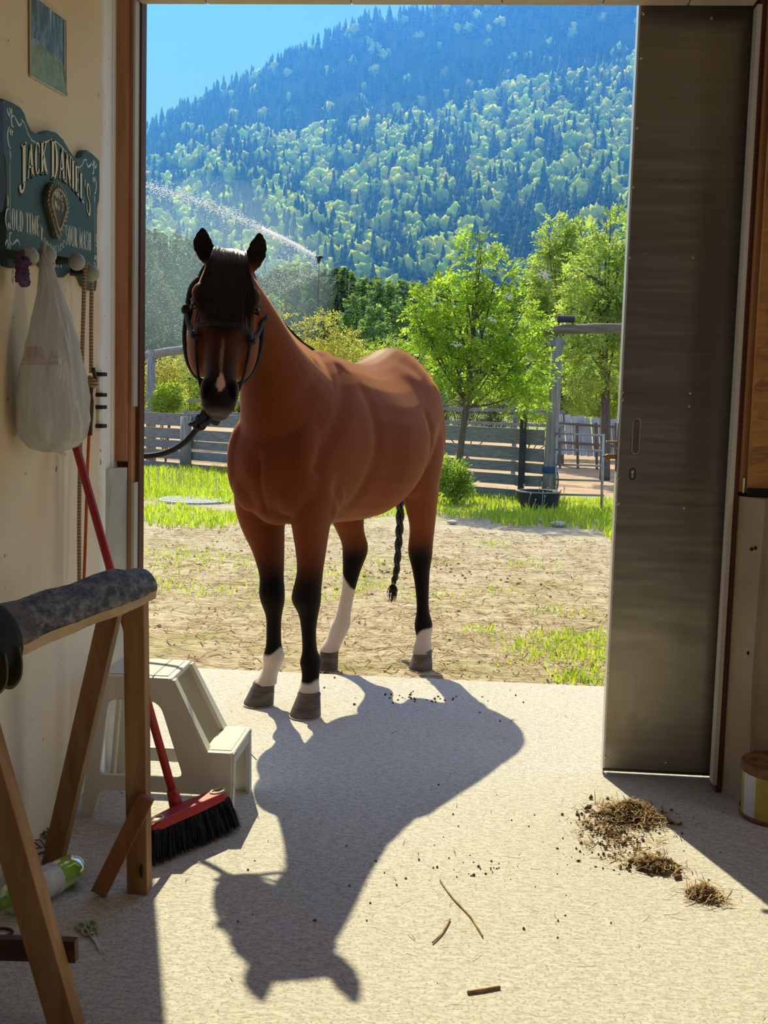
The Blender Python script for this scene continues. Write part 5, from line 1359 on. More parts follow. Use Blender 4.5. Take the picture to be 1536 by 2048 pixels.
def mane(i):
    k = random.random() * .80; c1 = [(-.28, 1.412), (-.10, 1.452), (.13, 1.540), (.335, 1.668), (.40, 1.71)]
    u = interp(k, [0, .25, .6, .9, 1], [c[0] for c in c1]); w = interp(k, [0, .25, .6, .9, 1], [c[1] for c in c1])
    L = random.uniform(.10, .20) + .08 * k; out_ = random.uniform(.0, .03)
    vv = .02 * k
    q = [hw(u, vv + .012, w - .012), hw(u + .005, vv - .012, w + .012), hw(u + .01, vv - .055 - out_ * .4, w - .02), hw(u + .0 + random.gauss(0, .006), vv - .085 - out_ * .6, w - .02 - L * .6), hw(u - .01 + random.gauss(0, .01), vv - .10 - out_ * .8, w - .02 - L)]
    return spline(q, 3), random.uniform(.0018, .0035)
strands('mane', mane, 520, 0, M_hair)
def cheek_mane(i):
    t0 = random.uniform(.0, .05); s0 = -.055 - random.uniform(0, .03)
    L = random.uniform(.10, .26); e = random.uniform(.112, .134)
    q = [hp(t0 - .02, s0, -.13), hp(t0 + .03, -.105, -.15), hp(t0 + .03 + L * .5, -e, -.16 + random.gauss(0, .01)), hp(t0 + .03 + L, -e + .02 + random.gauss(0, .008), -.15)]
    return spline(q, 3), random.uniform(.0012, .0022)
strands('mane', cheek_mane, 90, 0, M_hair)
# tail: dock hidden behind, braid hangs between the hind legs
br0 = [hw(-1.20, .02, 1.36), hw(-1.27, .02, 1.27), hw(-1.28, .02, 1.10), hw(-1.255, .02, .90)]
bx = lambda px, py: (lambda d: EYE + d * (((HO - EYE).dot(HF) + -1.245) / d.dot(HF)))(ray(px, py))
cen = spline(br0 + [bx(803, 985), bx(800, 1040), bx(797, 1090), bx(793, 1140), bx(787, 1166)], 14)
tail = MB().tube(spline([hw(-1.13, .01, 1.40), hw(-1.215, .02, 1.36), hw(-1.265, .02, 1.26), hw(-1.275, .02, 1.15)], 5), [.03] * 5 + [.032] * 5 + [.026] * 6, 10).build('tail_dock', M_hair, horse, smooth=True)
for ph in range(3):
    pts, rad = [], []
    for i, p in enumerate(cen):
        t = i / (len(cen) - 1); a = t * 62 / 2 + ph * 2 * math.pi / 3; rr = .0155 * (1 - .50 * t)
        pts.append(p + HL * (rr * math.sin(a)) + HF * (rr * .7 * math.sin(2 * a))); rad.append(.0165 * (1 - .52 * t))
    MB().tube(pts, rad, 8).build('braid_strand', M_hair, horse, smooth=True)
e0 = cen[-1]
MB().tube([e0 + HU * .006, e0 - HU * .006], [.0105, .0105], 10).build('braid_band', mat('band_pale', (.35, .27, .17)), horse)
def tuft(i):
    a = random.gauss(0, .012); L = random.uniform(.05, .105)
    return spline([e0, e0 + HL * (a * .9) - HU * (L * .45) + HF * random.gauss(0, .008), e0 + HL * (a * 1.0 - .008) - HU * L + HF * random.gauss(0, .006)], 3), .0022
strands('tail_tuft', tuft, 80, 0, M_hair)

# ---------------------------------------------------------------- rope halter and lead rope
M_halter, nt, b = newmat('dark_rope')
wv = nt.nodes.new('ShaderNodeTexWave'); wv.inputs['Scale'].default_value = 60; wv.inputs['Distortion'].default_value = 4
nt.links.new(coords(nt), wv.inputs['Vector'])
nt.links.new(ramp(nt, wv.outputs['Fac'], [(.3, (.007, .007, .009)), (.7, (.022, .021, .026))]), b.inputs['Base Color']); b.inputs['Roughness'].default_value = .7
hal = thing('rope_halter', tuple(hp(.3, 0, 0)), 'dark knotted rope halter worn on the horse\'s head', 'halter')
def htube(name, q, r=.0080): return MB().tube(spline([hp(*a) for a in q], 6), r, 8).build(name, M_halter, hal, smooth=True)
KN = {}
for sg in (-1, 1):
    nK = (.285, sg * .096, -.055)                                   # knot where noseband meets cheek piece
    eK = (.170, sg * .134, -.130)                                   # knot under the ear
    htube('cheek_strap', [(.045, sg * .104, -.140), (.09, sg * .128, -.130), eK, (.24, sg * .122, -.10), nK])
    htube('jaw_strap', [eK, (.26, sg * .137, -.165), (.34, sg * .118, -.21), (.395, sg * .070, -.225), (.41, 0, -.215)])
    htube('chin_strap', [nK, (.36, sg * .088, -.085), (.43, sg * .072, -.115), (.50, sg * .045, -.13), (.545, sg * .012, -.125)], .0055)
    for p, r in ((nK, .0135), (eK, .015)):
        mb = MB(); c_ = hp(*p)
        for q in range(3):
            a = q * 2.1
            pts = [c_ + Matrix.Rotation(a, 3, hn) @ (hs_ * (r * .8 * math.cos(x)) + hd * (r * math.sin(x)) + hn * (r * .45 * math.sin(x * 2 + q))) for x in np.linspace(0, 6.283, 11)]
            mb.tube(pts, r * .48, 6)
        mb.build('knot', M_halter, hal, smooth=True)
htube('noseband', [(.285, -.096, -.055), (.262, -.088, -.018), (.258, -.05, .008), (.258, 0, .012), (.258, .05, .008), (.266, .088, -.018), (.285, .096, -.055)])
htube('crown_strap', [(.045, -.100, -.150), (.0, -.085, -.155), (-.03, -.04, -.16), (-.038, 0, -.165), (-.03, .04, -.16), (.0, .085, -.155), (.045, .100, -.150)])

lead = thing('lead_rope', tuple(hp(.56, 0, -.12)), 'thick black lead rope sagging from the chin to behind the left jamb', 'rope')
lp = [hp(.545, .0, -.125), hp(.575, -.004, -.115), AY(412, 836, 3.93), AY(395, 856, 3.94), AY(372, 882, 3.95), AY(345, 900, 3.96), AY(312, 910, 3.97), AY(275, 912, 3.98), AY(225, 905, 3.99), AY(150, 880, 3.97), Vector((-1.62, 3.90, 1.16)), Vector((-1.64, 3.815, 1.18))]
MB().tube(spline(lp, 8), [.0085] * 8 + [.012] * 200 if False else .0105, 10).build('rope', M_halter, lead, smooth=True)
mb = MB()
for q in range(4):
    c_ = AY(414 - q * 5, 832 + q * 5, 3.93); a = q * 1.3
    pts = [c_ + Matrix.Rotation(a, 3, 'Z') @ Vector((.016 * math.cos(x), .012 * math.sin(2 * x), .018 * math.sin(x))) for x in np.linspace(0, 6.283, 13)]
    mb.tube(pts, .0085, 7)
mb.build('hitch_knot', M_halter, lead, smooth=True)
MB().tube(spline([AY(404, 836, 3.92), AY(385, 848, 3.915), AY(378, 846, 3.91)], 4), .008, 7).build('rope_end', M_halter, lead, smooth=True)

# ================================================================== things on the left wall
# landscape print
M_print, nt, b = newmat('landscape_print')
sp_ = nt.nodes.new('ShaderNodeSeparateXYZ'); nt.links.new(coords(nt), sp_.inputs[0])
nz = noise(nt, coords(nt, (1, 14, 5)), 3, 5, .65)
nz2 = noise(nt, coords(nt), 30, 4, .6)
forest = ramp(nt, nz, [(.3, (.04, .055, .06)), (.48, (.09, .13, .135)), (.60, (.22, .30, .30)), (.8, (.07, .075, .075))])
# waterfall: a pale streak widening to the top
dy = math_n(nt, 'ABSOLUTE', math_n(nt, 'SUBTRACT', sp_.outputs[1], .012))
wf_ = math_n(nt, 'LESS_THAN', dy, math_n(nt, 'MULTIPLY', math_n(nt, 'SUBTRACT', sp_.outputs[2], .135), .11))
forest = mix(nt, wf_, forest, (.42, .52, .50))
meadow = ramp(nt, nz2, [(.35, (.16, .22, .07)), (.6, (.29, .34, .13)), (.75, (.36, .40, .20))])
hz = math_n(nt, 'ADD', .085, math_n(nt, 'MULTIPLY', nz2, .012))
c = mix(nt, math_n(nt, 'GREATER_THAN', sp_.outputs[2], hz), meadow, forest)
bandz = math_n(nt, 'MULTIPLY', math_n(nt, 'LESS_THAN', math_n(nt, 'ABSOLUTE', math_n(nt, 'SUBTRACT', sp_.outputs[2], .083)), .014), math_n(nt, 'GREATER_THAN', nz2, .54))
c = mix(nt, bandz, c, (.36, .35, .28))
nt.links.new(c, b.inputs['Base Color']); b.inputs['Roughness'].default_value = .45
pr = thing('landscape_print', (XL, 3.105, 2.055), 'unframed mountain waterfall print pinned high on the plaster wall', 'print')
P = []
nu, nv = 9, 9
for i in range(nu):
    for j in range(nv):
        u, w = i / (nu - 1), j / (nv - 1)
        y = 2.972 + .262 * u; z = 2.050 + .016 * u + .204 * w
        curl = .010 * max(0, u - .75) * 4 * max(0, .3 - w) * 3 + .003 * math.sin(u * 5)
        P.append((XL + .004 + curl, y, z))
F = [(i * nv + j, (i + 1) * nv + j, (i + 1) * nv + j + 1, i * nv + j + 1) for i in range(nu - 1) for j in range(nv - 1)]
sh = MB().add(P, F).build('sheet', M_print, pr, smooth=True)
for q in sh.data.vertices: pass
mb = MB()
for a, c2 in (((2.972, 2.050), (3.234, 2.066)), ((3.234, 2.066), (3.234, 2.270)), ((3.234, 2.27), (2.972, 2.254)), ((2.972, 2.254), (2.972, 2.05))):
    mb.bar((XL + .0055, *a), (XL + .0055, *c2), .003, .004, up=(1, 0, 0))
mb.build('white_margin', mat('paper_white', (.68, .64, .54), rough=.6), pr)

# purple hair tie on the first peg
M_purple = mat('purple_cloth', [(.3, (.05, .025, .06)), (.7, (.13, .07, .14))], 30, rough=.9)
mb = MB()
for k, (c2, rr, ax) in enumerate((((-1.098, 2.765, 1.556), .024, .3), ((-1.092, 2.752, 1.537), .022, 1.2), ((-1.100, 2.770, 1.528), .019, 2.2), ((-1.092, 2.742, 1.519), .017, .8))):
    pts = []
    for i in range(15):
        a = 2 * math.pi * i / 14
        p = Vector((rr * .55 * math.sin(a * 2 + ax) * .5, rr * math.cos(a), rr * math.sin(a) * .8)); pts.append(Vector(c2) + Matrix.Rotation(ax, 3, 'X') @ p)
    mb.tube(pts, [.009 + .004 * math.sin(i * 2.4) for i in range(15)], 8)
mb.build('scrunchie', M_purple, smooth=True, tag=('crumpled purple cloth scrunchie on the first peg of the board', 'hair tie'))

# white carrier bag
M_bag, nt, b = newmat('bag_film')
c = ramp(nt, noise(nt, coords(nt, (1, 1, .5)), 6, 4), [(.3, (.72, .70, .66)), (.7, (.86, .85, .82))])
sb = nt.nodes.new('ShaderNodeSeparateXYZ'); nt.links.new(coords(nt), sb.inputs[0])
redz = math_n(nt, 'MULTIPLY', math_n(nt, 'LESS_THAN', sb.outputs[1], -.092), math_n(nt, 'LESS_THAN', math_n(nt, 'ABSOLUTE', math_n(nt, 'SUBTRACT', sb.outputs[2], .245)), .045))
redn = ramp(nt, noise(nt, coords(nt, (1, 2, 22)), 3, 2), [(.45, (0, 0, 0)), (.55, (.38, .38, .38))])
c = mix(nt, math_n(nt, 'MULTIPLY', redz, redn), c, (.50, .16, .14))
nt.links.new(c, b.inputs['Base Color']); b.inputs['Roughness'].default_value = .24; b.inputs['Specular IOR Level'].default_value = .7
bump(nt, b, noise(nt, coords(nt, (1.6, 1.6, .8)), 11, 4, .5), .9, .018)
tr = nt.nodes.new('ShaderNodeBsdfTranslucent'); nt.links.new(c, tr.inputs[0])
mx = nt.nodes.new('ShaderNodeMixShader'); mx.inputs[0].default_value = .45
nt.links.new(b.outputs[0], mx.inputs[1]); nt.links.new(tr.outputs[0], mx.inputs[2]); nt.links.new(mx.outputs[0], nt.nodes['Material Output'].inputs[0])
bag = thing('carrier_bag', (-1.06, 2.90, 1.105), 'stuffed translucent white plastic carrier bag hanging from the second peg', 'bag')
prof = [(1.597, .006, .0), (1.575, .013, .0), (1.54, .022, .0), (1.49, .032, -.004), (1.43, .050, -.008), (1.37, .068, -.010), (1.30, .083, -.008), (1.23, .093, -.002), (1.17, .096, .004), (1.13, .087, .008), (1.105, .062, .010), (1.095, .028, .012)]
R = []; NB = 56
for z, r, oy in prof:
    ring = []
    for k in range(NB):
        a = 2 * math.pi * k / NB
        fold = 1 + .07 * mnoise.noise(Vector((math.cos(a) * 2.2, math.sin(a) * 2.2, z * 9))) + .04 * mnoise.noise(Vector((math.cos(a) * 6, math.sin(a) * 6, z * 16))) + .10 * math.sin(5 * a + z * 9) * min(1, (1.60 - z) * 4) * (1 - .4 * (1.6 - z)) + .05 * math.sin(11 * a - z * 23) + .03 * math.sin(17 * a + z * 40)
        rx = r * .92 * fold; ry = r * fold
        top = max(0, (z - 1.45) / .15)
        cx = -1.070 - .022 * min(1, top); cy = 2.884 + oy
        ring.append(Vector((max(XL + .004, cx + rx * math.cos(a)), cy + ry * math.sin(a), z + .006 * math.sin(3 * a + 1))))
    R.append(ring)
MB().rings(R).build('bag_film', M_bag, bag, smooth=True)
mb = MB()
for s_ in (-1, 1):
    mb.tube(spline([(-1.075, 2.893 + s_ * .012, 1.56), (-1.088, 2.896 + s_ * .018, 1.592), (-1.092, 2.898 + s_ * .010, 1.614), (-1.10, 2.898, 1.617), (-1.108, 2.9 + s_ * .012, 1.58)], 5), .0055, 6)
mb.build('handle_loop', M_bag, bag, smooth=True)
mb = MB()
mb.ball((-1.035, 2.955, 1.19), (.038, .035, .07), 12, 8); 
mb.build('green_packet', mat('packet_green', [(.4, (.10, .20, .07)), (.55, (.5, .55, .42))], 18), bag, smooth=True)
mb = MB().tube([(-1.06, 2.90, 1.1), (-1.054, 2.905, 1.088), (-1.046, 2.915, 1.083)], [.008, .006, .003], 6).build('twisted_corner', M_bag, bag, smooth=True)

# braided rope loop on the last peg
M_rope, nt, b = newmat('tan_rope')
wv = nt.nodes.new('ShaderNodeTexWave'); wv.inputs['Scale'].default_value = 34; wv.bands_direction = 'Z'; wv.inputs['Distortion'].default_value = 3
nt.links.new(coords(nt), wv.inputs['Vector'])
c = ramp(nt, wv.outputs['Fac'], [(.15, (.20, .12, .08)), (.4, (.44, .31, .21))]); nt.links.new(c, b.inputs['Base Color']); b.inputs['Roughness'].default_value = .9
M_orange = mat('orange_cord', [(.3, (.48, .09, .02)), (.7, (.60, .14, .03))], 8, rough=.7)
rp = thing('braided_rope', (-1.10, 3.24, .60), 'long tan braided cord looped over the last peg of the whiskey board', 'rope')
MB().tube(spline([(-1.105, 3.190, .60), (-1.108, 3.196, .9), (-1.104, 3.200, 1.2), (-1.100, 3.205, 1.45), (-1.098, 3.215, 1.59), (-1.097, 3.237, 1.605), (-1.094, 3.258, 1.58), (-1.096, 3.262, 1.45), (-1.098, 3.268, 1.30)], 8), .0062, 8).build('cord', M_rope, rp, smooth=True)
mb = MB()
for dz in (0, .011, .021):
    pts = [Vector((-1.094 + .010 * math.cos(a), 3.270 + .012 * math.sin(a), 1.285 - dz + .003 * math.sin(a * 2))) for a in np.linspace(0, 6.28, 13)]
    mb.tube(pts, .0055, 6)
mb.build('knot', M_rope, rp, smooth=True)
MB().bar((-1.082, 3.238, 1.312), (-1.086, 3.276, 1.275), .010, .012).build('toggle', mat('toggle_brown', (.05, .03, .02), rough=.5), rp, bevel=.002)
MB().tube(spline([(-1.096, 3.270, 1.28), (-1.098, 3.264, 1.22), (-1.10, 3.258, 1.12)], 5), [.006] * 5 + [.010] * 3 + [.009] * 3, 8).build('leather_tab', mat('leather_maroon', [(.3, (.06, .022, .018)), (.7, (.11, .04, .03))], 14, rough=.5), rp, smooth=True)
MB().tube(spline([(-1.10, 3.258, 1.13), (-1.102, 3.250, 1.03), (-1.104, 3.236, .8), (-1.105, 3.215, .6)], 6), .0048, 8).build('orange_tail', M_orange, rp, smooth=True)

# two wall clips near the jamb
for k, (z0, z1) in enumerate(((1.236, 1.300), (1.139, 1.198))):
    cl = thing('wall_clip', (XL, 3.535, z0), ['upper', 'lower'][k] + ' white wall clip with two dark ends beside the door jamb', 'clip')
    MB().box((XL, 3.52, z0 + .006), (XL + .010, 3.552, z1 - .006)).build('clip_body', MATS['white_compound'], cl, bevel=.002)
    for z in (z0, z1):
        MB().box((XL, 3.508, z - .006), (XL + .022, 3.556, z + .006)).build('clip_end', M_black, cl, bevel=.002)

# ================================================================== half-log rack
M_log, nt, b = newmat('weathered_log')
vl = coords(nt, (3, 1.3, 3))
n1 = noise(nt, vl, 17, 8, .75)
c = ramp(nt, n1, [(.36, (.012, .013, .018)), (.46, (.07, .073, .09)), (.55, (.22, .21, .215)), (.68, (.42, .39, .37))])
c = mix(nt, ramp(nt, noise(nt, coords(nt, (2, .8, 2)), 3.2, 3), [(.56, (0, 0, 0)), (.66, (.8, .8, .8))]), c, (.22, .15, .11))
nt.links.new(c, b.inputs['Base Color']); b.inputs['Roughness'].default_value = .65
bump(nt, b, n1, 1.0, .012)
M_fresh = mat('sawn_wood', [(.3, (.38, .25, .13)), (.7, (.52, .37, .22))], 4, (8, 1, 8), .65)
M_leg = mat('rack_leg_wood', [(.28, (.17, .08, .03)), (.5, (.28, .145, .06)), (.75, (.38, .22, .11))], 3, (7, 7, .8), .6, bmp=.15, bdist=.003)
rack = thing('log_rack', (-.88, 2.35, 0), 'half-log saddle rack on splayed wooden legs, standing by the plaster wall', 'rack')
A0, A1 = Vector((-.812, 2.775, .742)), Vector((-1.02, 1.40, .742))
ax = (A1 - A0).normalized(); sd_ = Vector((0, 0, 1)).cross(ax).normalized()
if sd_.x < 0: sd_ = -sd_
Rr, Rf = [], []
NS = 26
for i in range(NS + 1):
    t = i / NS; c0 = A0.lerp(A1, t)
    wob = .004 * math.sin(t * 17) + .003 * math.sin(t * 41 + 1)
    wd = .060 + .010 * t + wob; hh = .062 + .012 * t + wob * .6
    if t < .04: wd *= .82; hh *= .84
    ring = []
    for k in range(15):
        a = math.pi * k / 14
        rr = 1 + .03 * math.sin(3 * a + t * 30) + .02 * math.sin(7 * a + t * 11)
        ring.append(c0 + sd_ * (wd * math.cos(a) * rr) + Vector((0, 0, .022 + hh * math.sin(a) * rr)))
    Rr.append(ring)
    Rf.append([c0 + sd_ * (wd * .99) + Vector((0, 0, .024)), c0 + sd_ * (wd * .93) + Vector((0, 0, .0)), c0 - sd_ * (wd * .93), c0 - sd_ * (wd * .99) + Vector((0, 0, .024))])
MB().rings(Rr).build('half_log', M_log, rack, smooth=True)
MB().rings(Rf).build('sawn_underside', M_fresh, rack)
MB().rings([[A0 - ax * o_ + sd_ * (.0475 * math.cos(a)) + Vector((0, 0, .023 + .0505 * math.sin(a))) for a in np.linspace(0, math.pi, 13)] for o_ in (.003, .0002)]).build('cut_end', M_fresh, rack)
UPL = (0, 1, 0)
def post(p0, p1, w=.045, h=.040, nm='leg', mt_=M_leg): return MB().bar(p0, p1, w, h, up=UPL).build(nm, mt_, rack, bevel=.002)
post((-.792, 2.735, 0), (-.806, 2.735, .755), .052, .045)
post((-1.066, 2.872, 0), (-.868, 2.765, .750), .050, .045)
post((-.747, 2.095, 0), (-.948, 2.072, .748), .056, .046)
post((-1.14, 2.12, 0), (-.955, 2.09, .745), .050, .045)
MB().bar((-.742, 2.128, .150), (-1.13, 2.128, .137), .022, .045, up=(0, 0, 1)).build('cross_board', mat('dark_red_board', [(.3, (.06, .022, .016)), (.7, (.11, .045, .03))], 4, (1, 6, 6), .6), rack, bevel=.0015)
MB().bar((-.882, 2.690, .008), (-.766, 2.702, .258), .020, .040, up=(1, 0, -.45)).build('brace_board', mat('red_cedar', [(.3, (.17, .06, .022)), (.7, (.28, .11, .045))], 4, (6, 6, 1), .6), rack, bevel=.0015)
MB().ball(Vector(AY(283, 1742, 2.708)), (.004, .003, .02)).build('split_knot', M_dark, rack)

# dark padded strap lying over the log
M_strap = mat('strap_black', [(.3, (.006, .006, .007)), (.7, (.014, .014, .015))], 40, rough=.85)
M_olive = mat('strap_olive', [(.3, (.045, .045, .02)), (.7, (.10, .10, .05))], 25, rough=.8)
c0 = A0.lerp(A1, .512)
st = thing('padded_strap', c0 + Vector((0, 0, .0)), 'black padded strap with olive webbing draped over the near end of the half-log', 'strap')
R = []
for i in range(9):
    t = i / 8; cc = c0 + ax * (t * .17 - .03); fl = .010 + .006 * math.sin(t * 3.1)
    ring = []
    for k in range(13):
        a = math.radians(-18 + 216 * k / 12)
        ring.append(cc + sd_ * ((.073 + fl) * math.cos(a)) + Vector((0, 0, .022 + (.078 + fl) * math.sin(a))))
    for k in range(12, -1, -1):
        a = math.radians(-18 + 216 * k / 12)
        ring.append(cc + sd_ * (.072 * math.cos(a)) + Vector((0, 0, .024 + .074 * math.sin(a))))
    R.append(ring)
MB().rings(R).build('pad', M_strap, st, smooth=True)
for off in (.0, .05):
    q = c0 + ax * (.0 + off) + sd_ * .083
    pts = [q + Vector((.0, 0, .030)), q + Vector((.004, 0, .0)), q + Vector((.004, 0, -.028)) + ax * .006, q + Vector((-.004, 0, -.042)) + ax * .022, q + Vector((-.012, 0, -.030)) + ax * .038, q + Vector((-.014, 0, .0)) + ax * .042]
    sp2 = spline(pts, 5); mb = MB(); Rg = []
    for i, p in enumerate(sp2):
        d = (sp2[min(i + 1, len(sp2) - 1)] - sp2[max(i - 1, 0)]).normalized(); n_ = d.cross(sd_).normalized()
        Rg.append([p + sd_ * .010 + n_ * .003, p - sd_ * .016 + n_ * .003, p - sd_ * .016 - n_ * .003, p + sd_ * .010 - n_ * .003])
    mb.rings(Rg).build('webbing_loop', M_olive, st)

# ================================================================== two-step stool
M_stool = mat('stool_plastic', [(.3, (.60, .56, .49)), (.7, (.68, .65, .58))], 5, rough=.45, spec=.4)
stool = thing('step_stool', (-.88, 3.36, 0), 'beige plastic two-step stool by the left jamb, behind the broom', 'step stool')
ZT, ZS = .415, .205
YN, YF = 3.185, 3.535          # near and far side at the foot
def ytaper(z): return .035 * z / ZT
for side, yb in (('near', YN), ('far', YF)):
    sg = 1 if side == 'near' else -1
    yy = yb + sg * .028
    outl = rpoly([(-1.105, 0), (-1.075, 0), (-1.052, .085), (-.775, .085), (-.72, .085), (-.708, 0), (-.662, 0), (-.664, ZS), (-.738, ZS), (-.742, ZS + .004), (-.842, ZT), (-1.066, ZT)],
                 [.006, .006, .025, 0, .02, .006, .006, .012, .006, .004, .02, .02])
    hole = rpoly([(-1.058, .125), (-.800, .125), (-.880, .352), (-1.035, .352)], [.022, .028, .04, .03], 5)
    sp_o = plate('side_panel', [outl, hole], .014, 'XZ', yy, M_stool, stool, bevel=.003)
    # lean the panel inwards towards the top
    for q in sp_o.data.vertices: q.co.y += sg * ytaper(q.co.z)
    sp_o.data.update()
# top, front slope, step and braces as shells
def slab(name, a, th=.012):
    return MB().box(a[0], a[1]).build(name, M_stool, stool, bevel=.006)
slab('top_platform', ((-1.072, YN + .058, ZT - .014), (-.845, YF - .058, ZT + .004)))
MB().box((-1.055, YN + .075, ZT + .004), (-.862, YF - .075, ZT + .0065)).build('tread_panel', mat('stool_tread', [(.3, (.56, .53, .47)), (.7, (.64, .61, .55))], 60, rough=.7, bmp=.3, bdist=.002), stool, bevel=.001)
MB().bar((-.905, YN + .062, ZT + .0068), (-.905, YF - .062, ZT + .0068), .004, .0016).build('tread_groove', mat('groove_gray', (.22, .22, .22)), stool)
slab('step_tread', ((-.742, YN + .043, ZS - .012), (-.656, YF - .043, ZS + .004)))
MB().box((-.735, YN + .058, ZS + .004), (-.668, YF - .058, ZS + .0062)).build('tread_panel', MATS['stool_tread'], stool, bevel=.001)
# sloped front legs of the upper part (one each side, wide flanges) and low front legs
for s0, s1, sg in ((YN + .028, YN + .062, 1), (YF - .062, YF - .028, -1)):
    a = sg * .03 if sg > 0 else 0
    mb = MB()
    Rg = []
    for x, z, yo in ((-.842, ZT - .004, .033), (-.738, ZS + .002, .018)):
        ya, yb_ = (YN + .022 + yo, YN + .085) if sg > 0 else (YF - .085, YF - .022 - yo)
        Rg.append([(x - .010, ya, z), (x + .004, ya, z + .002), (x + .004, yb_, z + .002), (x - .010, yb_, z)])
    mb.rings([[Vector(p) for p in r] for r in Rg]).build('front_flange', M_stool, stool)
    mb = MB(); Rg = []
    for z, yo in ((ZS, .020), (0, .0)):
        ya, yb_ = (YN + .022 + yo, YN + .075 - (.02 if z == 0 else 0)) if sg > 0 else (YF - .075 + (.02 if z == 0 else 0), YF - .022 - yo)
        Rg.append([(-.668, ya, z), (-.656, ya, z), (-.656, yb_, z), (-.668, yb_, z)])
    mb.rings([[Vector(p) for p in r] for r in Rg]).build('leg', M_stool, stool)
    mb = MB(); Rg = []
    for z, yo, x in ((ZT - .004, .040, -1.066), (0, .0, -1.105)):
        ya, yb_ = (YN + .022 + yo, YN + .088 - (.02 if z == 0 else 0)) if sg > 0 else (YF - .088 + (.02 if z == 0 else 0), YF - .022 - yo)
        Rg.append([(x, ya, z), (x + .012, ya, z), (x + .012, yb_, z), (x, yb_, z)])
    mb.rings([[Vector(p) for p in r] for r in Rg]).build('leg', M_stool, stool)
MB().box((-.748, YN + .05, ZS - .05), (-.738, YF - .05, ZS + .0)).build('riser', M_stool, stool)
MB().box((-.666, YN + .06, ZS - .035), (-.657, YF - .06, ZS - .005)).build('step_apron', M_stool, stool)
MB().box((-1.066, YN + .07, ZT - .06), (-1.056, YF - .07, ZT - .01)).build('rear_apron', M_stool, stool)

# ================================================================== broom
M_red = mat('broom_red', [(.3, (.33, .018, .022)), (.7, (.42, .03, .032))], 6, rough=.4, spec=.4)
br = thing('push_broom', (-.765, 3.06, 0), 'red-handled push broom with black bristles leaning across the stool', 'broom')
h0 = Vector((-.786, 3.052, .125)); h1 = Vector((-1.148, 3.165, 1.235))
MB().tube([h0, h1], .0118, 12).build('handle', M_red, br, smooth=True)
b0, b1 = Vector((-.822, 2.918, .085)), Vector((-.672, 3.165, .100))
bd = (b1 - b0).normalized(); bn = Vector((bd.y, -bd.x, 0)); upv = Vector((0, 0, 1))
def brush_ring(t, w, z0, z1):
    c2 = b0.lerp(b1, t); return [c2 + bn * w + upv * z0, c2 + bn * w * .8 + upv * z1, c2 - bn * w * .8 + upv * z1, c2 - bn * w + upv * z0]
MB().rings([brush_ring(t, w, 0, h) for t, w, h in ((0, .018, .014), (.08, .026, .022), (.5, .030, .026), (.92, .026, .022), (1, .018, .014))]).build('head_block', M_red, br, bevel=.003)
for t in (.09, .91):
    c2 = b0.lerp(b1, t) + upv * .0235
    pts = [c2 + bd * (.024 * math.cos(a)) + bn * (.014 * math.sin(a)) for a in np.linspace(0, 6.283, 17)]
    MB().tube(pts, .0035, 6).build('pale_ring', mat('ring_pale', (.62, .56, .48), rough=.5), br, smooth=True)
MB().tube([h0 - (h1 - h0).normalized() * .03, h0 + (h1 - h0).normalized() * .028], [.021, .0155], 12).build('socket', M_red, br, smooth=True)
V_, F_ = [], []
for i in range(3600):
    t = random.uniform(.0, 1.0); w = random.uniform(-1, 1)
    p = b0.lerp(b1, t) + bn * (w * .026)
    q = p + bn * (w * .022 + random.uniform(-.006, .006)) + bd * ((t - .5) * .05 + random.uniform(-.008, .008)); q.z = random.uniform(0.001, .016) if random.random() < .8 else random.uniform(.01, .04)
    s_ = bd * .0012 if random.random() < .5 else bn * .0012
    o = len(V_); V_ += [p - s_, p + s_, q + s_ * .7, q - s_ * .7]; F_.append((o, o + 1, o + 2, o + 3))
mb = MB(); mb.v = [tuple(p) for p in V_]; mb.f = F_
mb.rings([[p + upv * 0 for p in (b0.lerp(b1, t) + bn * .024 + upv * .004, b0.lerp(b1, t) - bn * .024 + upv * .004, b0.lerp(b1, t) - bn * .032 + upv * (-.06), b0.lerp(b1, t) + bn * .032 + upv * (-.06))] for t in (.0, 1.0)])
K(mb.build('bristles', mat('bristle_black', [(.3, (.006, .007, .010)), (.7, (.02, .022, .028))], 60, rough=.7), br), 'stuff')

# ================================================================== small things on the floor
M_pet, nt, b = newmat('green_bottle')
b.inputs['Base Color'].default_value = (.42, .72, .12, 1); b.inputs['Roughness'].default_value = .12
b.inputs['Transmission Weight'].default_value = .55; b.inputs['IOR'].default_value = 1.35
bt = thing('drink_bottle', (-1.0, 2.64, 0), 'empty green plastic drink bottle lying behind the near rack leg', 'bottle')
p0 = Vector((-1.058, 2.548, .040)); p1 = Vector((-.962, 2.772, .040)); dd = (p1 - p0).normalized()
prof = [(0, .020), (.03, .034), (.08, .039), (.20, .0395), (.22, .037), (.24, .0395), (.40, .038), (.58, .038), (.64, .0365), (.66, .039), (.72, .0365), (.74, .039), (.80, .036), (.82, .039), (.92, .037), (.97, .032), (1, .018)]
rings_ = []
s1 = dd.cross(upv).normalized()
for t, r in prof:
    c2 = p0.lerp(p1, t)
    rings_.append([c2 + s1 * r * math.cos(a) + upv * r * math.sin(a) for a in np.linspace(0, 2 * math.pi, 20, endpoint=False)])
MB().rings(rings_).build('bottle_body', M_pet, bt, smooth=True)
rl = []
for t in (.34, .45, .56, .63):
    c2 = p0.lerp(p1, t); r = .0402
    rl.append([c2 + s1 * r * math.cos(a) + upv * r * math.sin(a) for a in np.linspace(0, 2 * math.pi, 20, endpoint=False)])
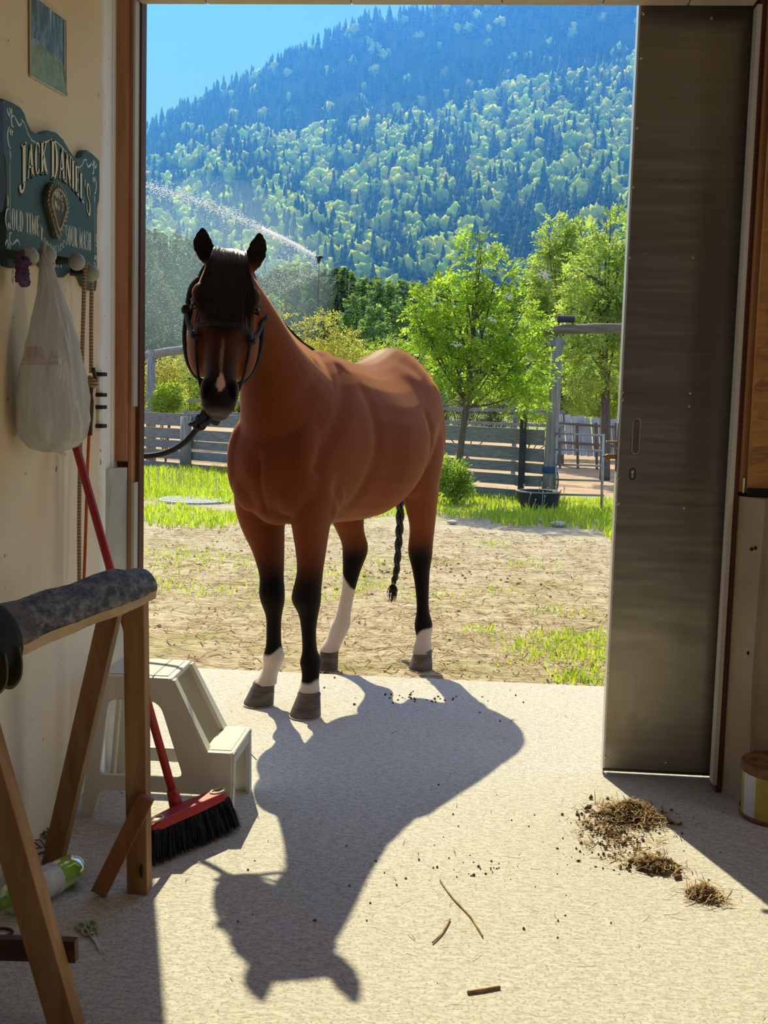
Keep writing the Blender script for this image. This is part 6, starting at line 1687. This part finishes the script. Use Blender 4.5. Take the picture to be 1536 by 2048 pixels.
MB().rings(rl, cap=False).build('paper_label', mat('label_pale', [(.35, (.38, .36, .46)), (.6, (.62, .66, .58))], 16, rough=.4), bt, smooth=True)
MB().tube([p0 - dd * .030, p0 - dd * .004], [.0135, .0135], 12).build('bottle_cap', mat('cap_green', (.16, .34, .05), rough=.4), bt, smooth=True)
MB().tube([p0 - dd * .006, p0 + dd * .012], [.012, .022], 12).build('bottle_neck', M_pet, bt, smooth=True)

M_sc = mat('scissor_green', [(.3, (.22, .30, .12)), (.7, (.32, .40, .20))], 20, rough=.4)
a0 = Vector((-.865, 2.535, .006)); a1 = Vector((-.778, 2.402, .004)); sdv = (a1 - a0).normalized(); snv = Vector((-sdv.y, sdv.x, 0))
sc = thing('scissors', tuple(a0.lerp(a1, .5) - upv * .005), 'small green-handled scissors lying open on the shaded floor', 'scissors')
for s_ in (1, -1):
    c2 = a0 + sdv * .014 + snv * (s_ * .013)
    hnd = MB().tube([c2 + sdv * (.015 * math.cos(a)) + snv * (.010 * math.sin(a)) for a in np.linspace(0, 6.283, 15)], .0035, 6).build('finger_ring', M_sc, sc, smooth=True)
    c3 = a0 + sdv * .047 + snv * (s_ * .010)
    MB().tube([c3 + sdv * (.016 * math.cos(a)) + snv * (.007 * math.sin(a)) for a in np.linspace(0, 6.283, 15)], .003, 6).build('inner_ring', M_sc, sc, smooth=True)
    MB().bar(a0 + sdv * .062 + snv * (s_ * .003), a1 + snv * (-s_ * .004), .007, .002, taper=.4).build('blade', M_steel, sc)
MB().tube([a0 + sdv * .066 + upv * .001, a0 + sdv * .066 + upv * .005], .004, 8).build('pivot_screw', M_steel, sc)

lc = G(2, 1868); MB().tube([lc + Vector((.026 * math.cos(a), .020 * math.sin(a), .004)) for a in np.linspace(0, 6.283, 21)], .0032, 6).build('leather_ring', mat('ring_brown', (.05, .03, .02)), smooth=True, tag=('thin dark brown ring lying flat on the floor at the left edge', 'ring'))

# bucket
M_pail, nt, b = newmat('paint_pail')
f_ = noise(nt, coords(nt), 9, 4)
tcs = nt.nodes.new('ShaderNodeSeparateXYZ'); nt.links.new(coords(nt), tcs.inputs[0])
c = ramp(nt, f_, [(.35, (.34, .25, .03)), (.6, (.48, .37, .06)), (.72, (.22, .15, .04))])
ang = math_n(nt, 'ARCTAN2', tcs.outputs[1], tcs.outputs[0])
seam = math_n(nt, 'LESS_THAN', math_n(nt, 'ABSOLUTE', math_n(nt, 'ADD', ang, 2.72)), .26)
c = mix(nt, seam, c, (.52, .51, .50)); nt.links.new(c, b.inputs['Base Color']); b.inputs['Roughness'].default_value = .5
pc = (.975, 3.515, 0)
pail = thing('paint_pail', pc, 'yellow and white metal pail with a rusty lid beside the concrete pier', 'pail')
MB().lathe(pc, [(.0, .002), (.098, .002), (.102, .008), (.104, .15), (.100, .152), (.0, .152)], 32).build('pail_body', M_pail, pail, smooth=False)
MB().lathe(pc, [(.103, .142), (.109, .146), (.111, .160), (.109, .172), (.104, .176), (.098, .170), (.0, .168)], 32).build('lid', M_rust, pail, smooth=True)
MB().lathe(pc, [(.102, .0), (.107, .003), (.107, .010), (.103, .014)], 32).build('bottom_rim', M_rust, pail)

# swept heaps of hay and dirt: what nobody could count
heap_spec = [((.525, 3.44), (.13, .11), .045, 1100, 380, 'swept heap of hay and dry dung at the corner of the sliding door'),
             ((.545, 3.06), (.075, .05), .024, 300, 220, 'middle clump of brown hay on the concrete in front of the door'),
             ((.640, 2.895), (.06, .055), .020, 260, 90, 'nearest tuft of reddish hay by the edge of the door shadow')]
for c2, rad, zp, n1_, n2_, lab in heap_spec:
    h = thing('hay_heap', (c2[0], c2[1], 0), lab, 'hay heap')
    v, f = straws(n1_, c2, (rad[0] * 1.3, rad[1] * 1.3), .008, .055, .001, .0035, zp, .3)
    K(npmesh('hay', v, f, M_hay, h), 'stuff')
    v, f = clods(n2_, c2, rad, .004, .014, zp)
    K(npmesh('crumbs', v, f, M_dung, h), 'stuff')
pp = [straws(260, (.47, 3.27), (.13, .22), .01, .06, .001, .004, 0, .1), straws(260, (.1, 2.8), (1.0, 1.0), .008, .05, .0008, .002, 0, .05), straws(120, (-.3, 4.6), (1.2, .45), .01, .05, .001, .003, 0, .05)]
o = K(npmesh('straw_litter', *merge(pp), M_hay), 'stuff'); T(o, 'loose bits of straw and chaff scattered over the concrete floor', 'straw')
pp = [clods(420, (.46, 3.28), (.14, .26), .002, .007, .004), clods(90, (.1, 3.0), (1.2, .9), .002, .005, 0), clods(40, (-.2, 4.7), (1.0, .3), .003, .008, 0)]
o = K(npmesh('dirt_crumbs', *merge(pp), M_dung), 'stuff'); T(o, 'dark crumbs of dirt dropped about the concrete floor', 'dirt')
for pts, lab in (([(880, 1760), (905, 1795), (940, 1832), (965, 1872)], 'long thin bent stalk lying in the middle of the sunlit floor'),
                 ([(865, 1885), (885, 1865), (900, 1838)], 'short pale stalk lying just left of the long bent stalk'),
                 ([(935, 1985), (968, 1980), (1000, 1974)], 'thick yellow straw near the bottom of the sunlit floor')):
    MB().tube(spline([G(*p, .004) for p in pts], 4), .0022 if 'thick' not in lab else .004, 5).build('straw_stalk', M_hay, tag=(lab, 'straw'))
mb = MB()
for i in range(16):
    p = G(random.uniform(60, 112), random.uniform(1668, 1712), .004); a = random.uniform(0, 3)
    mb.tube([p, p + Vector((math.cos(a) * .03, math.sin(a) * .05, .004)), p + Vector((math.cos(a + .4) * .05, math.sin(a + .3) * .09, .002))], .0018, 4)
o = K(mb.build('chaff_drift', M_dung), 'stuff'); T(o, 'brown chaff and twigs swept against the foot of the plaster wall', 'chaff')
